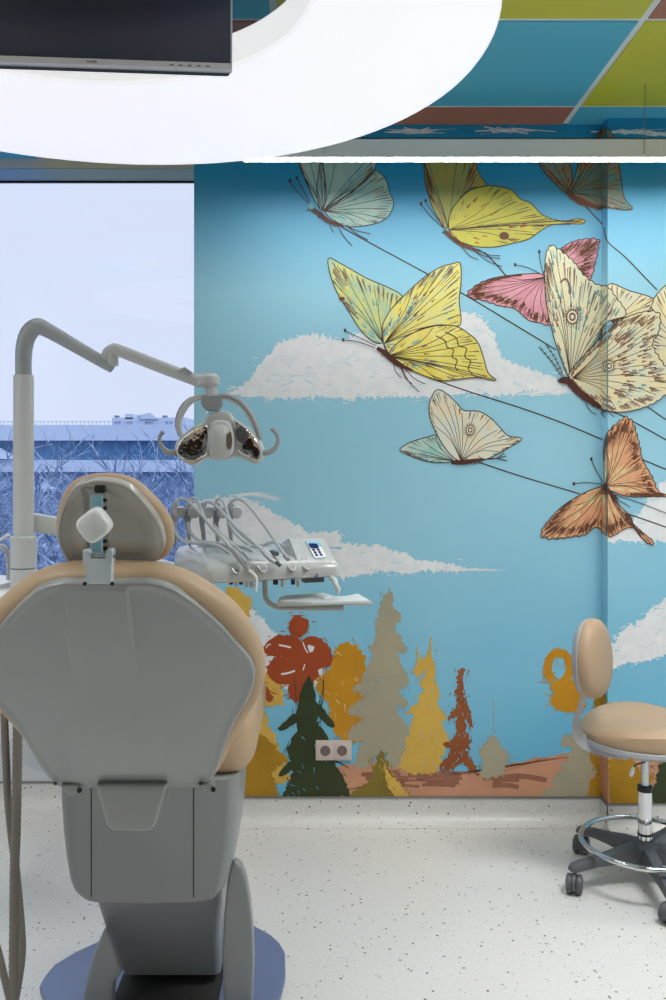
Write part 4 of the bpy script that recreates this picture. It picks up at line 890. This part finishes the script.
# oval instrument rests on the sloping front edge
ns = Vector((0, -.80, .0)); p1, p2, p3 = L(0, .002, .030), L(.3, .002, .028), L(0, .055, .063)
nf = (p2 - p1).cross(p3 - p1).normalized(); nf = nf if nf.z > 0 else -nf
for (x, y) in ((236, 568), (249, 567.5), (262, 566.5), (291, 565), (305.5, 563.5)):
    c_ = PN(x, y, p1 + nf * .0075, nf); up_ = (p3 - p1).normalized(); rt = ex
    el = [c_ + up_ * (.026 * math.cos(a)) + rt * (.0115 * math.sin(a)) for a in [k * math.pi / 12 for k in range(24)]]
    bm = bmesh.new(); tube(bm, el, .0028, 8, closed=True); rg = obj('instrument_rest', bm, M['console'], cn)
    bm = bmesh.new(); plate(bm, el, nf, -.006, -.001, .001, 1); obj('rest_pad', bm, mat('rest_pad_plastic', (150, 152, 154), .3), rg)
# keypad wedge
q1, q2, q3 = L(.27, .015, .046), L(.37, .015, .046), L(.27, .13, .118)
nk = (q2 - q1).cross(q3 - q1).normalized(); nk = nk if nk.z > 0 else -nk
bm = bmesh.new()
def wed(a): return [L(a, .010, .030), L(a, .010, .044), L(a, .120, .108), L(a, .132, .108), L(a, .27, .070), L(a, .27, .03)]
loft(bm, [wed(.262), wed(.268), wed(.376), wed(.382)]); bmesh.ops.bevel(bm, geom=bm.edges[:], offset=.004, segments=2, affect='EDGES'); kw = obj('keypad_housing', bm, M['console'], cn)
KP0 = L(.3, .0715, .0795); nk = (L(.3, .120, .108) - L(.3, .010, .044)).cross(ex).normalized(); nk = nk if nk.z > 0 else -nk
def onk(pts, off): return [PN(x, y, KP0 + nk * off, nk) for x, y in pts]
bm = bmesh.new(); plate(bm, resample(onk(((305.6, 542), (318, 542), (327, 557.6), (314.6, 558.8)), .001), 60), nk, 0, .0025, .0008, 1); kp = obj('keypad', bm, mat('keypad_white', (224, 228, 240), .3), kw)
bm = bmesh.new(); plate(bm, resample(onk(((305.2, 541.4), (319, 541.4), (321.6, 546.6), (309, 547)), .0022), 40), nk, 0, .0018, .0004, 1); obj('keypad_frame', bm, mat('keypad_light_blue', (110, 176, 214), .3), kp)
bm = bmesh.new(); plate(bm, resample(onk(((308.6, 543.6), (317, 543.6), (319, 547.9), (311, 548)), .0055), 40), nk, 0, .001, .0003, 1); obj('display', bm, mat('dark_blue_display', (16, 46, 92), .6, spec=.1), kp)
for x, y in ((313.6, 550), (318.4, 549.8), (315.1, 552.5), (319.7, 552.3), (316.5, 555), (321.2, 554.8)):
    bm = bmesh.new(); plate(bm, resample(onk(((x - 1.5, y - .9), (x + .9, y - .9), (x + 1.5, y + .9), (x - .9, y + .9)), .004), 24), nk, 0, .0015, .0003, 1); obj('key', bm, mat('navy_key', (44, 56, 110), .6, spec=.2), kp)
# small blue emblem on the front and blue lettering strip
nfr = -ey; pf = L(.3, .0005, .015)
bm = bmesh.new()
def fr_(x, y): return PN(x, y, pf + nfr * .002, nfr)
tube(bm, smoothpath([fr_(315.4, 574.6), fr_(317.2, 574.4), fr_(317.8, 575.7), fr_(316.6, 576.6), fr_(318, 577.3), fr_(317.4, 578.5), fr_(315.6, 578.6)], 3), .0009, 6); tube(bm, [fr_(313.6, 576.7), fr_(316.6, 576.6)], .0009, 6)
obj('emblem', bm, mat('emblem_blue', (30, 60, 120), .4), cb_)
bm = bmesh.new()
for k in range(6): x = 258.6 + k * 1.25; tube(bm, [fr_(x, 581.2), fr_(x + .7, 581.1)], .0011, 6)
obj('maker_mark', bm, bpy.data.materials['emblem_blue'], cb_)
# under-console fittings
for (x, y, m, r_) in ((231, 584.5, 'black', .006), (236, 584.5, 'silver', .005), (241, 585, 'black', .006), (246.5, 585, 'silver', .006), (252.5, 586, 'silver', .008), (275.5, 584, 'black', .0075), (283, 585, 'silver', .0065), (293, 582, 'black', .006), (298.5, 583, 'silver', .0065)):
    c_ = P(x, y, 2.62); c_.z = ZB
    bm = bmesh.new(); lathe(bm, [(0, .003), (r_, .003), (r_, -.016 if m == 'silver' else -.010), (r_ * .8, -.019 if m == 'silver' else -.012), (0, -.019 if m == 'silver' else -.012)], c_, 14); obj('adjusting_knob', bm, M[m], cn)
for x, r_ in ((200, .030), (214, .026), (190, .026)):
    c_ = P(x, 580, 2.72); c_.z = ZB
    bm = bmesh.new(); lathe(bm, [(0, .004), (r_, .004), (r_, -.014), (r_ * .8, -.02), (0, -.021)], c_, 20); obj('valve_housing', bm, mat('pale_blue_plastic', (190, 198, 212), .35), cn)
a_ = L(.30, .03, 0); bm = bmesh.new(); 
bx = [L(.285, .02, -.012), L(.345, .02, -.012), L(.345, .06, -.012), L(.285, .06, -.012)]
loft(bm, [[p + Vector((0, 0, dz)) for p in bx] for dz in (0, .014)]); obj('connector_block', bm, M['dgrey'], cn, smooth=False)
bm = bmesh.new(); tube(bm, smoothpath([P(331, 577.5, 2.66), P(334.5, 580.5, 2.65), P(336, 585, 2.64), P(338.3, 589.5, 2.64), P(336.6, 593, 2.64)], 5), [.008, .008, .0065, .007, .006], 12, flat=1.2); obj('pull_handle', bm, M['cream'], cn)
YT = 2.66
bm = bmesh.new(); tube(bm, smoothpath([P(265, 580, YT), P(265, 590, YT), P(265.6, 597, YT), P(270, 603.6, YT), P(279, 607.2, YT), P(292, 608, YT), P(343.5, 608, YT)], 6), .0078, 14); obj('tray_arm', bm, mat('tray_arm_grey', (168, 170, 166), .3), cn)
zT = P(300, 605.5, YT).z
def tr(x, y): return PF(x, y, zT)
bm = bmesh.new(); plate(bm, resample([tr(277, 606.5), tr(372.5, 605.2), tr(357, 599.6), tr(279, 600.6)], 80), (0, 0, 1), 0, .012, .003, 2); ty = obj('tray', bm, M['cream'], cn)
bm = bmesh.new()
zT += .012
loft(bm, [[tr(280, 603) + Vector((0, 0, z)), tr(312, 604.5) + Vector((0, 0, z)), tr(332, 599) + Vector((0, 0, z * 1.8)), tr(322, 596) + Vector((0, 0, z * 1.8)), tr(284, 597.5) + Vector((0, 0, z))] for z in (0, .006)])
loft(bm, [[tr(312, 604.5) + Vector((0, 0, z)), tr(370, 602.5) + Vector((0, 0, z)), tr(358, 597) + Vector((0, 0, z * 1.8)), tr(346, 598) + Vector((0, 0, z)), tr(332, 599) + Vector((0, 0, z))] for z in (0, .006)])
nap = tag(obj('tray_liner', bm, mat('pale_liner', (214, 222, 222), .5), smooth=False), 'pale folded paper liner on the small instrument tray', 'paper liner')
# support arm from the post to the console, passing behind the headrest
bm = bmesh.new()
def barsec(p, hw, hh): return [p + Vector((0, dy * hw, dz * hh)) for dy, dz in ((-1, -.8), (-.8, -1), (.8, -1), (1, -.8), (1, .8), (.8, 1), (-.8, 1), (-1, .8))]
loft(bm, [barsec(P(30, 521.5, 2.78), .025, .027), barsec(P(56, 526, 2.80), .025, .027), barsec(P(90, 536, 2.86), .025, .024), barsec(P(130, 552, 2.92), .025, .022), barsec(P(160, 566, 2.92), .025, .02), barsec(P(196, 574, 2.86), .025, .016)]); obj('support_arm', bm, M['cream'], cn)
# holders and handpieces
YHd = 2.80
hx = (177, 191, 205.5, 219.5, 233)
for x in hx:
    bm = bmesh.new(); plate(bm, resample(smoothpath([P(px_, py_, YHd) for px_, py_ in ((x - 5.5, 505), (x - 2, 502.5), (x + 2, 506), (x + 1.5, 514), (x - 1.5, 524), (x - .5, 536), (x - .6, 545), (x - 3, 545), (x - 4.8, 532), (x - 6.6, 520))], 3, True), 60), (0, 1, 0), 0, .022, .004, 3); hl = obj('instrument_holder', bm, M['mgrey'], cn)
    bm = bmesh.new(); lathe(bm, [(0, 0), (.015, 0), (.019, .004), (.019, .016), (.015, .021), (0, .022)], P(x + 1.5, 512, YHd - .004), 24, (.5, -.85, 0)); obj('holder_disc', bm, M['silver'], hl)
G = 'instruments on the console'
def hose(path, r_, lab, tip=None, m='tubegrey', nm='dental_handpiece'):
    L0 = len(path); th = thing(nm, P(*path[0][:2], YHd), lab, 'dental instrument', G)
    pts = [P(x, y, YHd + (2.60 - YHd) * (i / (L0 - 1)) ** 1.0 - .012) for i, (x, y) in enumerate(path)]
    bm = bmesh.new(); tube(bm, smoothpath(pts, 7), r_, 12); obj('hose', bm, M[m], th); return th, pts[-1]
def tipobj(th, nm, pts, rad, m, Y0=2.585, Y1=2.55):
    bm = bmesh.new(); n_ = len(pts); tube(bm, smoothpath([P(x, y, Y0 + (Y1 - Y0) * i / (n_ - 1)) for i, (x, y) in enumerate(pts)], 5), rad, 14); return obj(nm, bm, m, th)
h1, _ = hose([(174.5, 513), (174.5, 505), (178, 500), (183, 498.5), (190, 502.5), (200, 513), (213, 528), (225, 541), (232.5, 550)], .0045, 'leftmost instrument: bent white syringe tip hanging over the console front')
tipobj(h1, 'grip', [(231.5, 548.5), (237, 555), (244, 564), (250, 571)], [.0075, .0085, .008, .0055], M['mgrey']); tipobj(h1, 'nozzle', [(249, 570), (255, 575.5), (257, 580), (256.5, 587), (256, 591.5)], [.005, .0045, .0035, .003, .0028], M['white'], 2.55, 2.53)
h2, _ = hose([(188.5, 511), (188, 503), (192, 498), (197, 500.5), (201, 509), (205, 519), (213, 530), (224, 540), (236, 547), (246, 556)], .0045, 'second hose from the left, pale, ending in a grey coupling')
tipobj(h2, 'coupling', [(244, 553), (250, 560)], [.0065, .0055], M['silver'])
h3, _ = hose([(204, 511), (204.5, 504), (209, 502), (216, 506), (226, 516), (238, 529), (252, 541), (264, 552)], .0045, 'middle hose ending in a silver threaded coupling on the console')
tipobj(h3, 'handpiece_body', [(264, 551), (270, 557), (277, 562.5)], [.0095, .0105, .0095], M['steel']); tipobj(h3, 'threaded_end', [(276, 561.5), (280.5, 566)], [.006, .0055], M['dgrey'], 2.55, 2.545)
h4, _ = hose([(216, 510), (216, 502), (219.5, 498.8), (224, 503), (227, 512), (232, 523), (240, 533), (252, 543), (264, 549), (274, 553)], .0045, 'fourth hose from the left with a dark open end')
tipobj(h4, 'open_end', [(272, 552), (277, 554)], [.007, .0065], M['dgrey'])
h5, _ = hose([(230, 510), (230.5, 503), (235, 499.4), (240, 499.4), (246, 503), (255, 513), (266, 528), (277, 544), (286, 557)], .0045, 'rightmost hose arching high and wide over the console')
tipobj(h5, 'hose_end', [(285, 556), (288, 559.5)], [.0065, .006], M['mgrey'])
bm = bmesh.new()
for pts in ([(174, 522), (176, 532), (183, 540), (195, 543), (210, 544), (222, 548), (232, 556)], [(188, 522), (191, 533), (200, 541), (214, 543), (226, 545), (238, 552), (246, 560)], [(213, 524), (222, 536), (236, 545), (248, 548), (258, 556), (262, 562)], [(228, 522), (236, 534), (250, 545), (266, 549), (280, 556)], [(262, 546), (272, 542), (284, 546), (294, 556)], [(198, 546), (216, 545), (236, 547), (258, 546)]):
    tube(bm, smoothpath([P(x, y, 2.79 - .02 * i) for i, (x, y) in enumerate(pts)], 6), .0052, 10)
tag(obj('return_tubing', bm, M['tubegrey']), 'tangle of grey return tubing lying on the console top', 'tubing', kind='stuff')

# ------------------------------------------------------------------ swivel stool
SC = Vector((1.168, 3.235, 0))
st = thing('swivel_stool', SC, 'tan round swivel stool with chrome foot ring and small backrest', 'stool')
bm = bmesh.new(); lathe(bm, [(0, .512), (.200, .512), (.212, .517), (.221, .531), (.223, .548), (.217, .566), (.20, .579), (.165, .586), (.11, .584), (.05, .580), (0, .579)], SC, 64)
for v in bm.verts:
    if v.co.z > .55: v.co.z += .012 * -math.cos(2 * math.atan2(v.co.y - SC.y, v.co.x - SC.x)) * ((v.co - SC).to_2d().length / .2) ** 2
seat = obj('seat', bm, M['beige2'], st)
bm = bmesh.new(); lathe(bm, [(0, .496), (.185, .496), (.214, .502), (.224, .512), (.225, .524), (.220, .527), (.195, .514), (0, .514)], SC, 64); obj('seat_pan', bm, M['silver'], st)
bm = bmesh.new(); lathe(bm, [(0, .14), (.0245, .14), (.0245, .332), (.021, .334), (0, .334)], SC, 32); obj('column', bm, M['chrome'], st)
bm = bmesh.new(); lathe(bm, [(.014, .325), (.0262, .325), (.0262, .343), (.014, .346)], SC, 32); obj('collar', bm, M['black'], st); bm = bmesh.new(); lathe(bm, [(.0235, .168), (.0262, .168), (.0262, .176), (.0235, .176)], SC, 32); obj('collar', bm, M['black'], st)
bm = bmesh.new(); lathe(bm, [(0, .33), (.0135, .33), (.0135, .488), (.05, .498), (0, .499)], SC, 24); obj('gas_lift', bm, M['steel'], st)
bm = bmesh.new(); tube(bm, [P(645, 762, 3.2), P(636, 764.5, 3.13), P(633.5, 769, 3.10)], .003, 8); lv = obj('lever', bm, M['black'], st)
bm = bmesh.new(); tube(bm, [P(633.5, 767, 3.10), P(632, 772, 3.10), P(630.5, 776, 3.10)], [.004, .0085, .006], 12); obj('lever_knob', bm, M['white'], lv)
bm = bmesh.new(); tube(bm, [SC + Vector((.221 * math.cos(a), .221 * math.sin(a), .141)) for a in [2 * math.pi * k / 72 for k in range(72)]], .0095, 14, closed=True)
fr = obj('foot_ring', bm, M['chrome'], st)
bm = bmesh.new(); lathe(bm, [(0, .07), (.045, .07), (.052, .085), (.048, .135), (.034, .150), (0, .150)], SC, 32); obj('hub', bm, M['dgrey'], st)
for k in range(5):
    a = R(195.5 + 72 * k); d = Vector((math.cos(a), math.sin(a), 0)); s = Vector((-d.y, d.x, 0)); rr = []
    for (r_, z0, z1, hw) in ((.03, .075, .143, .030), (.09, .082, .137, .026), (.15, .085, .124, .023), (.21, .084, .113, .0215), (.262, .078, .106, .021), (.292, .074, .099, .020), (.302, .074, .090, .015)):
        c_ = SC + d * r_
        rr.append([c_ + s * (q * hw) + Vector((0, 0, z0 + (z1 - z0) * t)) for q, t in ((-1, 0), (1, 0), (1, .45), (.72, .9), (.4, 1), (-.4, 1), (-.72, .9), (-1, .45))])
    bm = bmesh.new(); loft(bm, rr); obj('leg', bm, M['dgrey'], st)
    cc = SC + d * .285; ra = R((250, 215, 300, 200, 240)[k]); wd = Vector((math.cos(ra), math.sin(ra), 0)); ws = Vector((-wd.y, wd.x, 0)); wc = cc + wd * .012 + Vector((0, 0, .033))
    bm = bmesh.new(); tube(bm, [cc + Vector((0, 0, .05)), cc + Vector((0, 0, .08))], .007, 10)
    hood = []
    for q in (-.006, .006): hood.append([wc + ws * q + (wd * math.cos(t) + Vector((0, 0, 1)) * math.sin(t)) * .036 for t in [R(-15 + 210 * j / 14) for j in range(15)]])
    loft(bm, hood); cs = obj('caster', bm, M['dgrey'], st)
    for q in (-1, 1):
        bm = bmesh.new(); lathe(bm, [(0, .006), (.024, .006), (.030, .007), (.033, .011), (.033, .021), (.030, .026), (.020, .029), (0, .030)], wc, 28, ws * q); obj('wheel', bm, M['dgrey'], cs)
# backrest of the stool
nb = Vector((.80, -.60, .06)).normalized(); tb_ = Vector((0, 0, 1)).cross(nb).normalized(); ub = nb.cross(tb_).normalized(); ub = ub if ub.z > 0 else -ub
bc_ = P(587.5, 657.5, 3.17)
def oval(hw, hh, off, c_=bc_, N=72): return [c_ + nb * off + tb_ * (hw * 1.08 * abs(math.cos(t)) ** .88 * (1 if math.cos(t) > 0 else -1)) * (1 - .10 * math.sin(t)) + ub * (hh * .955 * math.sin(t)) for t in [2 * math.pi * k / N for k in range(N)]]
bm = bmesh.new(); loft(bm, [oval(.104, .131, -.004), oval(.113, .139, .002), oval(.117, .143, .014), oval(.117, .143, .030), oval(.112, .138, .042), oval(.100, .126, .052), oval(.075, .10, .060), oval(.04, .06, .064), oval(.01, .02, .065)]); obj('backrest', bm, M['beige2'], st)
bm = bmesh.new(); loft(bm, [oval(.05, .07, -.022), oval(.09, .11, -.020), oval(.108, .132, -.012), oval(.115, .140, .0), oval(.118, .143, .008), oval(.116, .141, .010), oval(.10, .12, .006)]); obj('backrest_shell', bm, M['silver'], st)
bm = bmesh.new(); path = smoothpath([P(584, 680, 3.18), P(584, 694, 3.17), P(581, 706, 3.165), P(577, 718, 3.165), P(576, 728, 3.17), P(580, 738, 3.18), P(590, 744.5, 3.19), P(606, 749, 3.20), P(626, 752, 3.21)], 7)
tube(bm, path, .0045, 10, flat=6.5, up=(.8, -.6, 0)); obj('backrest_bar', bm, M['silver'], st)

# ------------------------------------------------------------------ outside the window
random.seed(21)
GZ = -12.0
snow = mat('snowy_ground', (110, 130, 176), .8, noise=.3, nscale=.3)
struct(obj('ground_outside', box((-70, 6, GZ - .2), (40, 140, GZ)), snow, smooth=False))
YB1 = 58.0
bl = thing('office_building', (-14, YB1, GZ), 'long low building with a white parapet and dark blue glass band outside the window', 'building')
white_b = mat('pale_blue_cladding', (178, 190, 204), .7); glass_b = mat('blue_glazing', (66, 116, 158), .5, noise=.35, nscale=2.5); dark_b = mat('blue_facade', (62, 96, 134), .8, rgb2=(112, 132, 158), nscale=3.5)
def bb(name, x0, x1, y0, y1, Y, m, dep=8, par=bl, push=0):
    a, b = P(x0, y1, Y), P(x1, y0, Y); return obj(name, box((a.x, Y - push, a.z), (b.x, Y + dep, b.z)), m, par, smooth=False)
a = P(0, 472, YB1)
obj('facade', box((-40, YB1 + .3, GZ), (2, YB1 + 14, a.z)), dark_b, bl, smooth=False)
bb('parapet', -150, 330, 425, 440.5, YB1, white_b, 12)
bb('lower_band', -150, 330, 460, 472, YB1, white_b, 12)
gz_ = bb('glass_band', -150, 330, 440.5, 460, YB1, glass_b, 12, push=-.4)
for x in range(-60, 320, 17): bb('mullion', x, x + .6, 440.5, 460, YB1 + .3, mat('mullion_blue', (88, 122, 170), .5), .2, gz_)
a0, a1 = P(-150, 426.5, YB1), P(330, 426.5, YB1)
bm = bmesh.new()
for k in range(120): x = a0.x + (a1.x - a0.x) * k / 119; addbox(bm, (x - .015, YB1 + .1, P(0, 426, YB1).z), (x + .015, YB1 + .14, P(0, 421.5, YB1).z))
addbox(bm, (a0.x, YB1 + .1, P(0, 421.7, YB1).z), (a1.x, YB1 + .15, P(0, 421.2, YB1).z)); obj('roof_railing', bm, mat('railing_blue', (158, 172, 196), .6), bl, smooth=False)
for (pts) in (((30, 489), (44, 483), (58, 489)), ((-10, 442), (13, 455), (13, 459), (-10, 459)), ((26, 556), (64, 556), (64, 553.8), (26, 553.8)), ((26, 548.5), (64, 548.5), (64, 546), (50, 541), (40, 546), (26, 546))):
    bm = bmesh.new(); loft(bm, [[P(x, y, YB1 - .4 + d) for x, y in pts] for d in (0, .5)]); obj('snow_canopy', bm, mat('snow', (190, 200, 214), .8), bl, smooth=False)
text('CEBEPMA', .62, mat('sign_blue', (30, 50, 96), .6), P(48.5, 551.2, YB1 - .45), Matrix.Rotation(R(90), 3, 'X'), bl, 'sign_lettering', .02)
far = thing('white_apartment_block', (-25, 95, GZ), 'white rooftop building rising behind the long parapet', 'building')
Yf = 95.0; fwall = mat('far_white_wall', (186, 196, 208), .8); fwin = mat('far_window', (96, 110, 140), .5)
fw = bb('block', 112, 186, 417.5, 470, Yf, fwall, 10, far)
obj('block_base', box((-24, Yf + 1, GZ), (-12, Yf + 9, -2)), fwall, far, smooth=False)
bb('stair_tower', 125, 133, 414, 419, Yf, fwall, 4, far)
bm = bmesh.new(); loft(bm, [[P(x, y, Yf - .2 + d) for x, y in ((139, 419), (140, 415), (150, 412.6), (158, 419))] for d in (0, 5)]); obj('gable', bm, fwall, far, smooth=False)
for x in (115, 118.5, 127, 130, 145, 148, 151.5, 166, 170, 178): bb('window', x, x + 1.5, 421.2, 423, Yf - .15, fwin, .1, far)
for x in (114.5, 116.5, 162.5, 165): bb('chimney', x, x + 1.2, 415.4, 418, Yf + 1, fwin, 1, far)

bark = mat('snowy_bark', (50, 72, 108), .9, rgb2=(160, 178, 200), nscale=2.5)
def bare_tree(x, ytop, Y, sp, lab, seed):
    rnd = random.Random(seed); bm = bmesh.new(); base = P(x, 500, Y); base.z = GZ; ht = P(x, ytop, Y).z - GZ
    def grow(p, d, ln, r_, lev):
        pts = [p]; 
        for k in range(4):
            d = (d + Vector((rnd.gauss(0, .16), rnd.gauss(0, .16), rnd.gauss(.02, .08)))).normalized(); pts.append(pts[-1] + d * (ln / 4))
        tube(bm, pts, [r_, r_ * .85, r_ * .72, r_ * .6, r_ * .45], 5 if lev < 2 else 3)
        if lev >= 4: return
        for k in range({0: 9, 1: 6, 2: 5, 3: 4}[lev]):
            t = rnd.uniform(.35 if lev == 0 else .15, 1) * 4; i = min(int(t), 3); q = pts[i].lerp(pts[i + 1], t - i)
            a = rnd.uniform(0, 6.28); nd = (d * .55 + Vector((math.cos(a), math.sin(a), rnd.uniform(-.05, .75))) * .9).normalized()
            grow(q, nd, ln * rnd.uniform(.42, .6) * sp, r_ * .5, lev + 1)
    grow(base, Vector((0, 0, 1)), ht * .80, .20, 0)
    tag(obj('bare_tree', bm, bark), lab, 'tree', 'bare winter trees outside the window')
bare_tree(168, 440, 34, 1.0, 'bare winter tree beside the right edge of the window', 1)
bare_tree(112, 462, 36, 1.0, 'bare winter tree right of the tan headrest top', 2)
bare_tree(62, 470, 38, 1.0, 'bare winter tree between the grey post and the headrest', 3)
bare_tree(2, 478, 33, 1.0, 'bare winter tree left of the grey post', 4)
bare_tree(195, 468, 30, 1.0, 'bare winter tree furthest right, partly behind the mural wall', 5)

# ------------------------------------------------------------------ behind the camera: unseen cabinet added for the lamp reflectors to mirror
cab = thing('added_cabinet', (-.9, -2.0, 0), 'unseen dark wood cabinet with white doors, added for the lamp reflector to mirror', 'cabinet')
wood = mat('dark_wood', (88, 58, 40), .5, noise=.3, nscale=6)
bm = bmesh.new()
for a, b in (((-1.9, -2.195, 0), (-1.86, -1.75, 2.3)), ((.1, -2.195, 0), (.14, -1.75, 2.3)), ((-1.9, -2.195, 2.26), (.14, -1.75, 2.3)), ((-1.9, -2.195, 0), (.14, -1.75, .08)), ((-1.86, -2.195, .08), (.1, -2.17, 2.26))): addbox(bm, a, b, .002)
obj('carcass', bm, wood, cab, smooth=False)
for z in (.9, 1.25, 1.6, 1.95): obj('shelf', box((-1.86, -2.17, z), (.1, -1.78, z + .025), .002), wood, cab)
for x in (-1.86, -1.37, -.88, -.39):
    d = obj('door', box((x + .005, -1.775, .09), (x + .485, -1.755, .89), .003), M['white'], cab); obj('door_handle', box((x + .2, -1.753, .8), (x + .3, -1.74, .815), .003), M['steel'], d)
